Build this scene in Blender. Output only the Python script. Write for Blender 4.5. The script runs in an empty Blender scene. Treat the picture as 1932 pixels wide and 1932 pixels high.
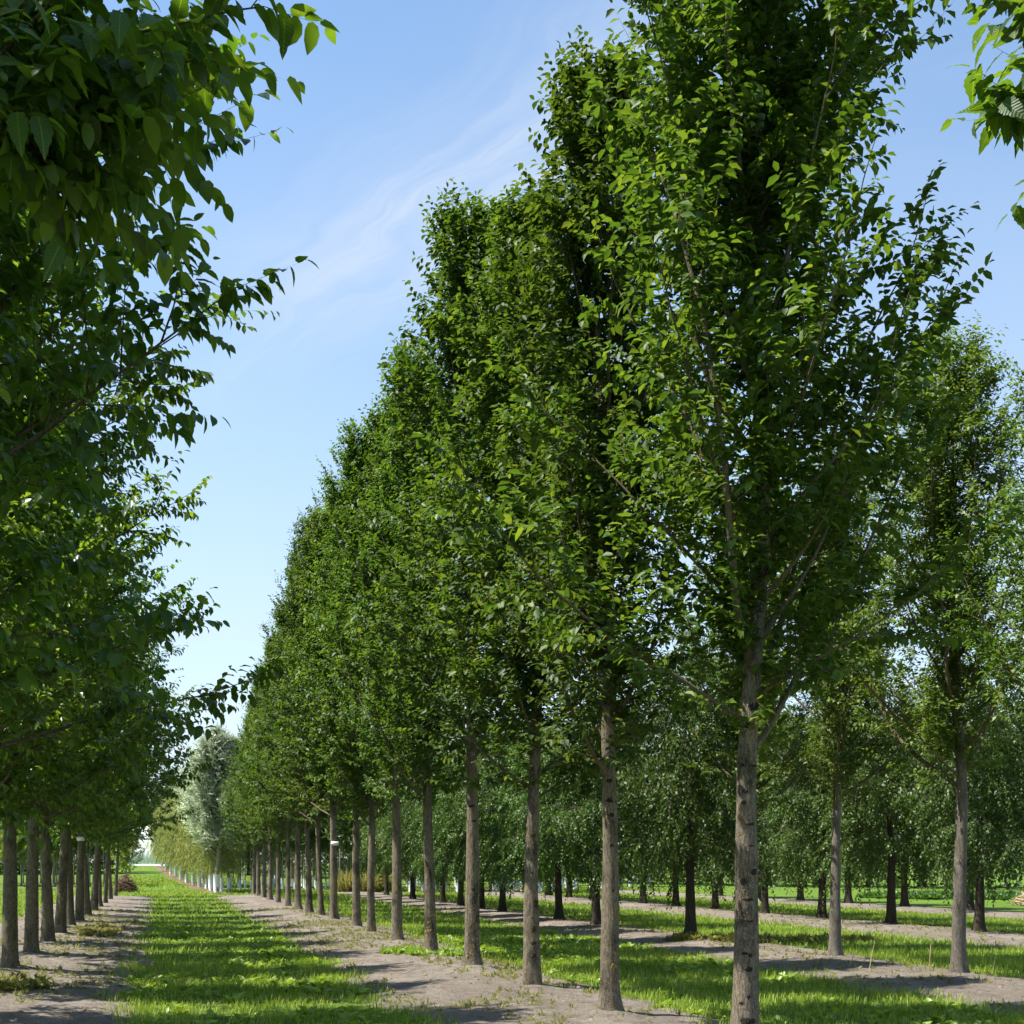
import bpy, math, random
import numpy as np
from mathutils import Vector, Matrix

# ------------------------------------------------------------------ camera, sky, sun, exposure
scene = bpy.context.scene
TH = math.radians(14.74)            # camera turned this far right of the tree rows (rows run along +Y)
CAM_H = 1.6
FW = 1.30                           # focal length / frame width
cam_d = bpy.data.cameras.new('camera'); cam = bpy.data.objects.new('camera', cam_d)
scene.collection.objects.link(cam); scene.camera = cam
cam.location = (0, 0, CAM_H); cam.rotation_euler = (math.pi/2, 0, -TH)
cam_d.sensor_width = 36; cam_d.lens = 36*FW; cam_d.shift_y = 0.343
cam_d.clip_start = 0.05; cam_d.clip_end = 3000

SUN_EL = math.radians(60.5); a_ = math.pi/2 - TH + math.radians(99)
SUN = Vector((math.cos(a_)*math.cos(SUN_EL), math.sin(a_)*math.cos(SUN_EL), math.sin(SUN_EL)))
world = bpy.data.worlds.new('World'); scene.world = world; world.use_nodes = True
wn, wl = world.node_tree.nodes, world.node_tree.links
wn.clear()
w_out = wn.new('ShaderNodeOutputWorld'); w_bg = wn.new('ShaderNodeBackground'); w_bg.inputs[1].default_value = 0.115
sky = wn.new('ShaderNodeTexSky'); sky.sky_type = 'NISHITA'; sky.sun_disc = False
sky.sun_elevation = SUN_EL; sky.sun_rotation = math.atan2(SUN.x, SUN.y)
sky.air_density = 1.0; sky.dust_density = 0.5; sky.ozone_density = 2.6; sky.altitude = 60
wl.new(w_bg.outputs[0], w_out.inputs[0])

sun_d = bpy.data.lights.new('sun', 'SUN'); sun_d.energy = 5.0; sun_d.angle = math.radians(0.53); sun_d.color = (1.0, 0.95, 0.86)
sun = bpy.data.objects.new('sun', sun_d); scene.collection.objects.link(sun)
sun.rotation_euler = SUN.to_track_quat('Z', 'Y').to_euler()
scene.view_settings.view_transform = 'Standard'; scene.view_settings.look = 'None'
scene.view_settings.exposure = 1.1; scene.view_settings.gamma = 1.0; scene.view_settings.use_curve_mapping = False
scene.render.resolution_x = 1024; scene.render.resolution_y = 1024
scene.render.engine = 'CYCLES'
scene.cycles.use_adaptive_sampling = True; scene.cycles.adaptive_threshold = 0.03; scene.cycles.max_bounces = 5; scene.cycles.transparent_max_bounces = 4
scene.cycles.diffuse_bounces = 3; scene.cycles.glossy_bounces = 1; scene.cycles.transmission_bounces = 2

# thin cirrus in the sky: planar coordinates of the view direction on a high cloud sheet
def wmath(op, a, b=None, c=None):
    n = wn.new('ShaderNodeMath'); n.operation = op
    for i, v in enumerate((a, b, c)):
        if v is None: continue
        if isinstance(v, (int, float)): n.inputs[i].default_value = v
        else: wl.new(v, n.inputs[i])
    return n.outputs[0]
tc = wn.new('ShaderNodeTexCoord'); sx = wn.new('ShaderNodeSeparateXYZ'); wl.new(tc.outputs['Generated'], sx.inputs[0])
zz = wmath('MAXIMUM', sx.outputs[2], 0.02); zz = wmath('ADD', zz, 0.08)
px = wmath('DIVIDE', sx.outputs[0], zz); py = wmath('DIVIDE', sx.outputs[1], zz)
cb = wn.new('ShaderNodeCombineXYZ'); wl.new(px, cb.inputs[0]); wl.new(py, cb.inputs[1])
def wnoise(scale, rot, loc, detail, lo, hi, sc=(1, 1, 1)):
    mp = wn.new('ShaderNodeMapping'); mp.inputs['Location'].default_value = loc
    mp.inputs['Rotation'].default_value = (0, 0, rot); mp.inputs['Scale'].default_value = sc
    wl.new(cb.outputs[0], mp.inputs[0])
    t = wn.new('ShaderNodeTexNoise'); t.inputs['Scale'].default_value = scale; t.inputs['Detail'].default_value = detail
    t.inputs['Roughness'].default_value = 0.5; t.inputs['Distortion'].default_value = 0.35
    wl.new(mp.outputs[0], t.inputs[0])
    r = wn.new('ShaderNodeMapRange'); r.interpolation_type = 'SMOOTHSTEP'
    r.inputs[1].default_value = lo; r.inputs[2].default_value = hi; wl.new(t.outputs[0], r.inputs[0])
    return r.outputs[0]
def cloud_dir(ix, iy):
    d = Vector(((ix-966)/1932/FW, (1628-iy)/1932/FW, 1))
    v = Vector((d.x*math.cos(TH)+math.sin(TH)*d.z, -d.x*math.sin(TH)+math.cos(TH)*d.z, d.y)).normalized()
    return Vector((v.x/(v.z+.08), v.y/(v.z+.08)))
# one long wisp across the avenue
A, B = cloud_dir(560, 600), cloud_dir(1240, 120)
ab = (B-A); L_ = ab.length; ab.normalize(); nb = Vector((-ab.y, ab.x))
u = wmath('ADD', wmath('MULTIPLY', px, ab.x), wmath('MULTIPLY_ADD', py, ab.y, -A.dot(ab)))
v_ = wmath('ADD', wmath('MULTIPLY', px, nb.x), wmath('MULTIPLY_ADD', py, nb.y, -A.dot(nb)))
wob = wn.new('ShaderNodeTexNoise'); wob.inputs['Scale'].default_value = 2.6; wob.inputs['Detail'].default_value = 3; wl.new(cb.outputs[0], wob.inputs[0])
v_ = wmath('ADD', v_, wmath('MULTIPLY_ADD', wob.outputs[0], 0.3, -0.15))
vv = wmath('DIVIDE', v_, 0.15); band = wmath('POWER', 2.718, wmath('MULTIPLY', wmath('MULTIPLY', vv, vv), -1.0))
uu = wmath('DIVIDE', wmath('SUBTRACT', u, L_*0.55), L_*0.75); along = wmath('POWER', 2.718, wmath('MULTIPLY', wmath('MULTIPLY', uu, uu), -1.0))
cu = wn.new('ShaderNodeCombineXYZ'); wl.new(wmath('MULTIPLY', u, 0.9), cu.inputs[0]); wl.new(wmath('MULTIPLY', v_, 5.5), cu.inputs[1])
fb = wn.new('ShaderNodeTexNoise'); fb.inputs['Scale'].default_value = 2.4; fb.inputs['Detail'].default_value = 9; fb.inputs['Roughness'].default_value = .62; fb.inputs['Distortion'].default_value = .5; wl.new(cu.outputs[0], fb.inputs[0])
fm = wn.new('ShaderNodeMapRange'); fm.interpolation_type = 'SMOOTHSTEP'; fm.inputs[1].default_value = .30; fm.inputs[2].default_value = .72; wl.new(fb.outputs[0], fm.inputs[0]); st = fm.outputs[0]
wisp = wmath('MULTIPLY', wmath('MULTIPLY', band, along), wmath('MULTIPLY_ADD', st, 0.75, 0.25))
veil = wnoise(0.55, 0.5, (3.1, 1.7, 0), 5, 0.42, 0.75, (0.5, 1.5, 1))
fac = wmath('MINIMUM', wmath('ADD', wmath('MULTIPLY', wisp, 0.62), wmath('MULTIPLY_ADD', veil, 0.20, 0.02)), 0.8)
wmix = wn.new('ShaderNodeMixRGB'); wmix.inputs[2].default_value = (3.25, 3.6, 4.1, 1)
haze_lo = wn.new('ShaderNodeMapRange'); haze_lo.interpolation_type = 'SMOOTHSTEP'
for i_ in range(4): haze_lo.inputs[i_+1].default_value = (0.02, 0.55, 0.60, 0.0)[i_]
wl.new(sx.outputs[2], haze_lo.inputs[0]); fac = wmath('MINIMUM', wmath('ADD', fac, haze_lo.outputs[0]), 0.9)
tint = wn.new('ShaderNodeMixRGB'); tint.blend_type = 'MULTIPLY'; tint.inputs[0].default_value = 1; tint.inputs[2].default_value = (0.98, 1.05, 1.02, 1); wl.new(sky.outputs[0], tint.inputs[1])
wl.new(fac, wmix.inputs[0]); wl.new(tint.outputs[0], wmix.inputs[1]); wl.new(wmix.outputs[0], w_bg.inputs[0])

# ------------------------------------------------------------------ helpers
C = scene.collection
rs = np.random.RandomState(11)
def i2w(ix, Z):
    """lateral picture column (photo shown 1932 wide) at depth Z -> ground X, Y of that place"""
    xr = (ix-966)/1932/FW*Z
    return (xr*math.cos(TH)+Z*math.sin(TH), -xr*math.sin(TH)+Z*math.cos(TH))
def row2w(Xp, Z):
    xr = Xp-Z*math.tan(TH)
    return (xr*math.cos(TH)+Z*math.sin(TH), -xr*math.sin(TH)+Z*math.cos(TH))
def depth_of(x, y): return x*math.sin(TH)+y*math.cos(TH)
def sstep(a, b, x):
    t = np.clip((np.asarray(x, float)-a)/(b-a), 0, 1); return t*t*(3-2*t)
_g = rs.rand(64, 64)
def vnoise(x, y):
    x = np.asarray(x, float); y = np.asarray(y, float)
    xi = np.floor(x).astype(int); yi = np.floor(y).astype(int); fx = x-xi; fy = y-yi
    fx = fx*fx*(3-2*fx); fy = fy*fy*(3-2*fy)
    g = lambda a, b: _g[a % 64, b % 64]
    return (g(xi, yi)*(1-fx)+g(xi+1, yi)*fx)*(1-fy)+(g(xi, yi+1)*(1-fx)+g(xi+1, yi+1)*fx)*fy
def fbm(x, y): return vnoise(x, y)*.55+vnoise(x*2.1+7, y*2.1+3)*.28+vnoise(x*4.3+1, y*4.3+9)*.17
STRIPS = [(-4.15, -0.36, 8, 66), (2.50, 5.35, 2, 66), (8.8, 11.5, 2, 72), (15.6, 18.9, 10, 70), (23.4, 26.6, 20, 72)]
def base_h(x, y):
    x = np.asarray(x, float); y = np.asarray(y, float)
    return 1.3*sstep(85, 235, y)+0.03*(fbm(x*.5, y*.35)-.5)
def strip_h(x, y):
    """height of the bare earth strips over the turf: slightly mounded, ragged at the edges"""
    x = np.asarray(x, float); y = np.asarray(y, float); h = np.full(np.broadcast(x, y).shape, -0.2)
    for a, b, y0, y1 in STRIPS:
        e = 0.55*(fbm(x*1.1+a*3, y*.9)-.5)+0.22*(vnoise(x*5, y*5)-.5)
        d = np.minimum(np.minimum(x-a, b-x)+e, np.minimum(y+14-0*y0, y1-y)+e*2)
        h = np.maximum(h, np.clip(d, -.4, .35)*.12+sstep(.3, 1.6, d)*.045+0.02*(fbm(x*3, y*3)-.5))
    return h
def ground_h(x, y): return base_h(x, y)+np.maximum(strip_h(x, y), 0)
def gz(x, y): return float(ground_h(x, y))

def mesh_np(name, verts, faces, attrs=None, smooth=False, uv=None):
    me = bpy.data.meshes.new(name); verts = np.asarray(verts, np.float32).reshape(-1, 3)
    if not isinstance(faces, list): faces = [faces]
    faces = [np.asarray(f, np.int32) for f in faces if len(f)]
    me.vertices.add(len(verts)); me.vertices.foreach_set('co', verts.ravel())
    idx = np.concatenate([f.ravel() for f in faces]); tot = np.concatenate([np.full(len(f), f.shape[1], np.int32) for f in faces])
    me.loops.add(len(idx)); me.loops.foreach_set('vertex_index', idx)
    me.polygons.add(len(tot)); me.polygons.foreach_set('loop_start', np.concatenate([[0], np.cumsum(tot)[:-1]]).astype(np.int32))
    if smooth: me.polygons.foreach_set('use_smooth', np.ones(len(tot), bool))
    for k, v in (attrs or {}).items():
        at = me.attributes.new(k, 'FLOAT', 'POINT'); at.data.foreach_set('value', np.asarray(v, np.float32))
    if uv is not None:
        at = me.attributes.new('lf', 'FLOAT_VECTOR', 'POINT'); at.data.foreach_set('vector', np.asarray(uv, np.float32).ravel())
    me.update(calc_edges=True); me.validate()
    return me
def obj(name, me, mat=None, parent=None, **props):
    o = bpy.data.objects.new(name, me); C.objects.link(o)
    if mat is not None and not len(me.materials): me.materials.append(mat)
    if parent is not None: o.parent = parent
    for k, v in props.items(): o[k] = v
    return o
def thing(name, loc, label, category, group=None, rot=(0, 0, 0), scale=1):
    o = bpy.data.objects.new(name, None); C.objects.link(o); o.empty_display_size = .3
    o.location = loc; o.rotation_euler = rot
    o.scale = (scale,)*3 if isinstance(scale, (int, float)) else scale
    o['label'] = label; o['category'] = category
    if group: o['group'] = group
    return o
def tube(pts, rad, ns, closed_tip=True, rough=0, rng=None):
    pts = np.asarray(pts, float); n = len(pts)
    t = np.gradient(pts, axis=0); t /= np.linalg.norm(t, axis=1)[:, None]+1e-9
    ref = np.array([1.0, 0.13, 0.07]) if abs(t[0][0]) < .8 else np.array([0.1, 1.0, 0.07])
    x = np.cross(t, ref); x /= np.linalg.norm(x, axis=1)[:, None]+1e-9; y = np.cross(t, x)
    a = np.arange(ns)*2*math.pi/ns
    R = np.asarray(rad, float)[:, None]*np.ones((1, ns))
    if rough: R = R*(1+rough*(rng.rand(n, ns)-.5))
    v = pts[:, None, :]+R[:, :, None]*(np.cos(a)[None, :, None]*x[:, None, :]+np.sin(a)[None, :, None]*y[:, None, :])
    i = np.arange(n-1)[:, None]*ns; j = np.arange(ns)[None, :]; k = (j+1) % ns
    f = np.stack([i+j, i+k, i+ns+k, i+ns+j], -1).reshape(-1, 4)
    return v.reshape(-1, 3), f
class Acc:
    def __init__(s): s.v = []; s.f = []; s.n = 0
    def add(s, v, f): s.v.append(v); s.f.append(np.asarray(f)+s.n); s.n += len(v)
    def mesh(s, name, smooth=True, **k): return mesh_np(name, np.concatenate(s.v), np.concatenate(s.f), smooth=smooth, **k)

# ------------------------------------------------------------------ materials
def new_mat(name):
    m = bpy.data.materials.new(name); m.use_nodes = True; nt = m.node_tree; nt.nodes.clear()
    return m, nt.nodes, nt.links
def ramp(nd, stops):
    r = nd.new('ShaderNodeValToRGB'); e = r.color_ramp.elements
    while len(e) < len(stops): e.new(0.5)
    for i, (p, c) in enumerate(stops): e[i].position = p; e[i].color = (*c, 1)
    return r
def leaf_mat(name, dark, mid, light, trans, tmix=0.38, rough=0.42, obj_random=False, veins=False, spec=0.5):
    m, nd, lk = new_mat(name)
    out = nd.new('ShaderNodeOutputMaterial'); ms = nd.new('ShaderNodeMixShader'); ms.inputs[0].default_value = tmix
    p = nd.new('ShaderNodeBsdfPrincipled'); t = nd.new('ShaderNodeBsdfTranslucent')
    p.inputs['Roughness'].default_value = rough; p.inputs['Specular IOR Level'].default_value = spec
    if obj_random: src = nd.new('ShaderNodeObjectInfo').outputs['Random']
    else:
        at = nd.new('ShaderNodeAttribute'); at.attribute_name = 'rnd'; src = at.outputs['Fac']
    r = ramp(nd, [(0, dark), (.5, mid), (1, light)]); lk.new(src, r.inputs[0]); col = r.outputs[0]
    tm = nd.new('ShaderNodeMixRGB'); tm.blend_type = 'MULTIPLY'; tm.inputs[0].default_value = 1
    k = [c/max(mid[i], 1e-4) for i, c in enumerate(trans)]
    if veins:
        uv = nd.new('ShaderNodeAttribute'); uv.attribute_name = 'lf'
        s = nd.new('ShaderNodeSeparateXYZ'); lk.new(uv.outputs['Vector'], s.inputs[0])
        ab = nd.new('ShaderNodeMath'); ab.operation = 'ABSOLUTE'; lk.new(s.outputs[0], ab.inputs[0])
        def mm(op, a, b):
            n = nd.new('ShaderNodeMath'); n.operation = op
            for i, q in enumerate((a, b)):
                if isinstance(q, (int, float)): n.inputs[i].default_value = q
                else: lk.new(q, n.inputs[i])
            return n.outputs[0]
        rib = mm('LESS_THAN', ab.outputs[0], 0.013)
        sv = mm('SINE', mm('MULTIPLY', mm('SUBTRACT', s.outputs[1], mm('MULTIPLY', ab.outputs[0], 0.75)), 62), 0)
        sv2 = mm('MULTIPLY', mm('GREATER_THAN', sv, 0.86), 0.22)
        f = mm('MAXIMUM', rib, sv2)
        mx = nd.new('ShaderNodeMixRGB'); lk.new(mm('MULTIPLY', f, 0.55), mx.inputs[0]); lk.new(col, mx.inputs[1]); mx.inputs[2].default_value = (light[0]*2.0, light[1]*1.7, light[2]*2, 1)
        col = mx.outputs[0]
        bp = nd.new('ShaderNodeBump'); bp.inputs['Strength'].default_value = 0.25; bp.inputs['Distance'].default_value = 0.003
        lk.new(sv, bp.inputs['Height']); lk.new(bp.outputs[0], p.inputs['Normal'])
    if not obj_random:
        oi = nd.new('ShaderNodeObjectInfo'); hs = nd.new('ShaderNodeHueSaturation'); lk.new(col, hs.inputs['Color'])
        for nm, a, b, mul in (('Value', .80, 1.22, 1.0), ('Hue', .488, .508, 7.13)):
            fr_ = nd.new('ShaderNodeMath'); fr_.operation = 'MULTIPLY'; fr_.inputs[1].default_value = mul; lk.new(oi.outputs['Random'], fr_.inputs[0])
            f2_ = nd.new('ShaderNodeMath'); f2_.operation = 'FRACT'; lk.new(fr_.outputs[0], f2_.inputs[0])
            mr_ = nd.new('ShaderNodeMapRange'); mr_.inputs[3].default_value = a; mr_.inputs[4].default_value = b; lk.new(f2_.outputs[0], mr_.inputs[0]); lk.new(mr_.outputs[0], hs.inputs[nm])
        col = hs.outputs[0]
    lk.new(col, p.inputs['Base Color']); lk.new(col, tm.inputs[1]); tm.inputs[2].default_value = (*k, 1)
    lk.new(tm.outputs[0], t.inputs[0]); lk.new(p.outputs[0], ms.inputs[1]); lk.new(t.outputs[0], ms.inputs[2]); lk.new(ms.outputs[0], out.inputs[0])
    return m
def bark_mat(name, c1, c2, lichen=(0.42, 0.30, 0.05), lich_amt=0.5, stain=0.45, scale=1.0, grey=(0.36, 0.34, 0.30)):
    m, nd, lk = new_mat(name)
    out = nd.new('ShaderNodeOutputMaterial'); p = nd.new('ShaderNodeBsdfPrincipled'); p.inputs['Roughness'].default_value = .9
    p.inputs['Specular IOR Level'].default_value = 0.15
    tc = nd.new('ShaderNodeTexCoord'); oi = nd.new('ShaderNodeObjectInfo')
    ad = nd.new('ShaderNodeVectorMath'); ad.operation = 'ADD'
    ml = nd.new('ShaderNodeVectorMath'); ml.operation = 'SCALE'; ml.inputs[0].default_value = (13, 7, 29); lk.new(oi.outputs['Random'], ml.inputs['Scale'])
    lk.new(tc.outputs['Object'], ad.inputs[0]); lk.new(ml.outputs[0], ad.inputs[1])
    def noise(sc, det, vec=(1, 1, 1), rough=.6):
        mp = nd.new('ShaderNodeMapping'); mp.inputs['Scale'].default_value = vec; lk.new(ad.outputs[0], mp.inputs[0])
        n = nd.new('ShaderNodeTexNoise'); n.inputs['Scale'].default_value = sc; n.inputs['Detail'].default_value = det; n.inputs['Roughness'].default_value = rough
        lk.new(mp.outputs[0], n.inputs[0]); return n.outputs[0]
    def mix(f, a, b, typ='MIX'):
        n = nd.new('ShaderNodeMixRGB'); n.blend_type = typ
        for i, q in enumerate((f, a, b)):
            if isinstance(q, float): n.inputs[i].default_value = q
            elif isinstance(q, tuple): n.inputs[i].default_value = (*q, 1)
            else: lk.new(q, n.inputs[i])
        return n.outputs[0]
    fiss = noise(60*scale, 6, (1, 1, .22), .75)
    r1 = ramp(nd, [(.34, c1), (.62, c2)]); lk.new(fiss, r1.inputs[0])
    gp = ramp(nd, [(.50, (0, 0, 0)), (.66, (1, 1, 1))]); lk.new(noise(9, 5, (1, 1, .6)), gp.inputs[0])
    c = mix(gp.outputs[0], r1.outputs[0], mix(1.0, r1.outputs[0], tuple(g*2.3 for g in grey), 'MULTIPLY'))
    lp = ramp(nd, [(.60, (0, 0, 0)), (.72, (lich_amt,)*3)]); lk.new(noise(14, 6, (1, 1, .55), .75), lp.inputs[0])
    c = mix(lp.outputs[0], c, lichen)
    sp = ramp(nd, [(.50, (0, 0, 0)), (.64, (stain,)*3)]); lk.new(noise(5, 6, (1, 1, .45), .65), sp.inputs[0])
    c = mix(sp.outputs[0], c, (0.025, 0.022, 0.016))
    s1 = ramp(nd, [(.57, (0, 0, 0)), (.64, (.55,)*3)]); lk.new(noise(95, 3, (1, 1, .8), .6), s1.inputs[0]); c = mix(s1.outputs[0], c, tuple(min(q*1.7, .6) for q in c2))
    s2 = ramp(nd, [(.58, (0, 0, 0)), (.66, (.7,)*3)]); lk.new(noise(70, 4, (1.3, 1.1, .5), .7), s2.inputs[0]); c = mix(s2.outputs[0], c, tuple(q*.45 for q in c1))
    lk.new(c, p.inputs['Base Color'])
    b = nd.new('ShaderNodeBump'); b.inputs['Strength'].default_value = .9; b.inputs['Distance'].default_value = .02; lk.new(fiss, b.inputs['Height'])
    lk.new(b.outputs[0], p.inputs['Normal']); lk.new(p.outputs[0], out.inputs[0])
    return m
def plain_mat(name, c, rough=.8, var=0.25, scale=8, bump=0.0, spec=.3):
    m, nd, lk = new_mat(name)
    out = nd.new('ShaderNodeOutputMaterial'); p = nd.new('ShaderNodeBsdfPrincipled'); p.inputs['Roughness'].default_value = rough
    p.inputs['Specular IOR Level'].default_value = spec
    tc = nd.new('ShaderNodeTexCoord'); n = nd.new('ShaderNodeTexNoise'); n.inputs['Scale'].default_value = scale; n.inputs['Detail'].default_value = 6
    lk.new(tc.outputs['Object'], n.inputs[0])
    r = ramp(nd, [(.3, tuple(q*(1-var) for q in c)), (.7, tuple(min(q*(1+var), .9) for q in c))]); lk.new(n.outputs[0], r.inputs[0])
    lk.new(r.outputs[0], p.inputs['Base Color'])
    if bump:
        b = nd.new('ShaderNodeBump'); b.inputs['Strength'].default_value = 1; b.inputs['Distance'].default_value = bump
        lk.new(n.outputs[0], b.inputs['Height']); lk.new(b.outputs[0], p.inputs['Normal'])
    lk.new(p.outputs[0], out.inputs[0]); return m
def ground_mat(name, layers, bump=0.02, rough=.95):
    """layers: (scale, lo, hi, colour, detail, stretch) blended one over the other"""
    m, nd, lk = new_mat(name)
    out = nd.new('ShaderNodeOutputMaterial'); p = nd.new('ShaderNodeBsdfPrincipled'); p.inputs['Roughness'].default_value = rough
    p.inputs['Specular IOR Level'].default_value = 0.1
    g = nd.new('ShaderNodeNewGeometry'); col = None
    for i, (sc, lo, hi, c, det, st) in enumerate(layers):
        if col is None:
            rgb = nd.new('ShaderNodeRGB'); rgb.outputs[0].default_value = (*c, 1); col = rgb.outputs[0]; continue
        mp = nd.new('ShaderNodeMapping'); mp.inputs['Scale'].default_value = st; mp.inputs['Location'].default_value = (i*17.3, i*5.1, 0)
        lk.new(g.outputs['Position'], mp.inputs[0])
        n = nd.new('ShaderNodeTexNoise'); n.inputs['Scale'].default_value = sc; n.inputs['Detail'].default_value = det; n.inputs['Roughness'].default_value = .65
        lk.new(mp.outputs[0], n.inputs[0])
        r = nd.new('ShaderNodeMapRange'); r.inputs[1].default_value = lo; r.inputs[2].default_value = hi; lk.new(n.outputs[0], r.inputs[0])
        mx = nd.new('ShaderNodeMixRGB'); lk.new(r.outputs[0], mx.inputs[0]); lk.new(col, mx.inputs[1]); mx.inputs[2].default_value = (*c, 1); col = mx.outputs[0]
    lk.new(col, p.inputs['Base Color'])
    n = nd.new('ShaderNodeTexNoise'); n.inputs['Scale'].default_value = 14; n.inputs['Detail'].default_value = 9; n.inputs['Roughness'].default_value = .75; lk.new(g.outputs['Position'], n.inputs[0])
    b = nd.new('ShaderNodeBump'); b.inputs['Distance'].default_value = bump; b.inputs['Strength'].default_value = 1; lk.new(n.outputs[0], b.inputs['Height'])
    lk.new(b.outputs[0], p.inputs['Normal']); lk.new(p.outputs[0], out.inputs[0]); return m
S1 = (1, 1, 1)
M_turf = ground_mat('turf', [(1, 0, 1, (0.080, 0.140, 0.018), 2, S1), (0.8, .4, .65, (0.125, 0.195, 0.03), 5, S1),
                             (6, .45, .7, (0.090, 0.160, 0.016), 6, S1), (2.2, .60, .75, (0.13, 0.15, 0.05), 6, S1)], bump=.05)
M_soil = ground_mat('dry_earth', [(1, 0, 1, (0.178, 0.154, 0.128), 2, S1), (1.1, .42, .62, (0.245, 0.213, 0.178), 6, (1, .35, 1)),
                                  (5, .47, .66, (0.135, 0.108, 0.086), 9, (1, .55, 1)), (38, .56, .68, (0.36, 0.31, 0.26), 3, S1),
                                  (45, .60, .70, (0.09, 0.07, 0.055), 3, S1), (1.7, .58, .72, (0.21, 0.165, 0.09), 7, S1), (3.1, .64, .76, (0.12, 0.14, 0.05), 7, S1)], bump=.06)
M_mulch = ground_mat('bark_mulch', [(1, 0, 1, (0.15, 0.10, 0.07), 2, S1), (9, .4, .65, (0.21, 0.145, 0.10), 7, S1), (20, .5, .7, (0.12, 0.06, 0.035), 6, S1)], bump=.05)
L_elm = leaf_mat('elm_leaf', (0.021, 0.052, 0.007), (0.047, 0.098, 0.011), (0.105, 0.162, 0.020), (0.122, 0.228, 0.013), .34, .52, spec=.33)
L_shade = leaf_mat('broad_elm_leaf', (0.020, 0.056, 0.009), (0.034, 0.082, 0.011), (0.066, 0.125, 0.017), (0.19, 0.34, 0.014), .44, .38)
L_near = leaf_mat('near_leaf', (0.026, 0.066, 0.010), (0.040, 0.094, 0.013), (0.064, 0.122, 0.018), (0.16, 0.30, 0.012), .38, .50, obj_random=True, veins=True, spec=.3)
L_grey = leaf_mat('small_leaf', (0.045, 0.086, 0.012), (0.085, 0.145, 0.020), (0.15, 0.21, 0.036), (0.15, 0.26, 0.018), .33, .5, spec=.35)
L_weep = leaf_mat('weeping_leaf', (0.028, 0.066, 0.010), (0.055, 0.110, 0.017), (0.105, 0.170, 0.030), (0.10, 0.20, 0.015), .32, .48, spec=.4)
L_yell = leaf_mat('yellow_willow_leaf', (0.15, 0.19, 0.035), (0.245, 0.285, 0.06), (0.38, 0.38, 0.10), (0.32, 0.38, 0.06), .36, .5)
L_silv = leaf_mat('silver_leaf', (0.36, 0.42, 0.27), (0.55, 0.61, 0.44), (0.72, 0.76, 0.64), (0.42, 0.50, 0.30), .28, .5)
L_lime = leaf_mat('lime_leaf', (0.10, 0.16, 0.012), (0.16, 0.23, 0.018), (0.24, 0.30, 0.028), (0.26, 0.36, 0.02), .36, .45)
L_far = leaf_mat('far_leaf', (0.030, 0.062, 0.018), (0.050, 0.090, 0.024), (0.085, 0.125, 0.038), (0.08, 0.15, 0.02), .3, .5)
L_young = leaf_mat('young_leaf', (0.028, 0.070, 0.014), (0.048, 0.105, 0.019), (0.085, 0.15, 0.028), (0.09, 0.2, 0.02), .33, .42)
L_grass = leaf_mat('grass_blade', (0.105, 0.165, 0.014), (0.19, 0.275, 0.026), (0.36, 0.40, 0.09), (0.33, 0.44, 0.03), .36, .5, spec=.3)
L_weed = leaf_mat('weed_leaf', (0.12, 0.15, 0.03), (0.20, 0.22, 0.045), (0.34, 0.29, 0.10), (0.25, 0.28, 0.05), .35, .6, spec=.3)
L_dock = leaf_mat('dock_leaf', (0.10, 0.18, 0.018), (0.17, 0.27, 0.028), (0.26, 0.36, 0.05), (0.28, 0.42, 0.025), .36, .45)
B_elm = bark_mat('grey_elm_bark', (0.052, 0.042, 0.030), (0.255, 0.215, 0.160), lich_amt=.7, stain=.9)
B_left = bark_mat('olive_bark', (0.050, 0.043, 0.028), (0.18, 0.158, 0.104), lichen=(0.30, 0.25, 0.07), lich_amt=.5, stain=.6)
B_twig = bark_mat('branch_bark', (0.075, 0.06, 0.038), (0.20, 0.165, 0.10), lichen=(0.45, 0.33, 0.08), lich_amt=.65, stain=.35)
B_dtwig = bark_mat('dark_branch_bark', (0.055, 0.045, 0.030), (0.14, 0.115, 0.08), lich_amt=.3, stain=.4)
B_dark = bark_mat('dark_fissured_bark', (0.025, 0.020, 0.015), (0.065, 0.055, 0.042), lich_amt=.2, stain=.3)
B_pale = bark_mat('pale_grey_bark', (0.075, 0.064, 0.053), (0.22, 0.195, 0.165), lichen=(0.5, 0.5, 0.45), lich_amt=.5, stain=.45)
B_pole = bark_mat('sapling_bark', (0.15, 0.135, 0.10), (0.30, 0.28, 0.21), lich_amt=.35, stain=.3)
M_guard = plain_mat('white_tree_guard', (0.74, 0.76, 0.78), .6, .06, 6)
M_scar = plain_mat('black_branch_scar', (0.026, 0.021, 0.015), .95, .5, 60, .01)
M_moss = plain_mat('brown_moss', (0.045, 0.032, 0.010), 1.0, .6, 50, .02)
M_clod = plain_mat('earth_clod', (0.20, 0.155, 0.12), .95, .35, 30, .01)
M_brush = plain_mat('dry_brushwood', (0.15, 0.095, 0.065), .95, .4, 10)
M_label = plain_mat('white_label', (0.78, 0.78, 0.80), .5, .03, 4)
M_glass = plain_mat('white_greenhouse_panel', (0.74, 0.77, 0.80), .35, .05, 1)
M_frame = plain_mat('white_frame', (0.80, 0.81, 0.83), .5, .03, 2)
M_straw = plain_mat('straw_twig', (0.42, 0.34, 0.20), .9, .3, 10)
M_daisy = plain_mat('white_petals', (0.8, 0.8, 0.76), .7, .05, 10)

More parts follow.
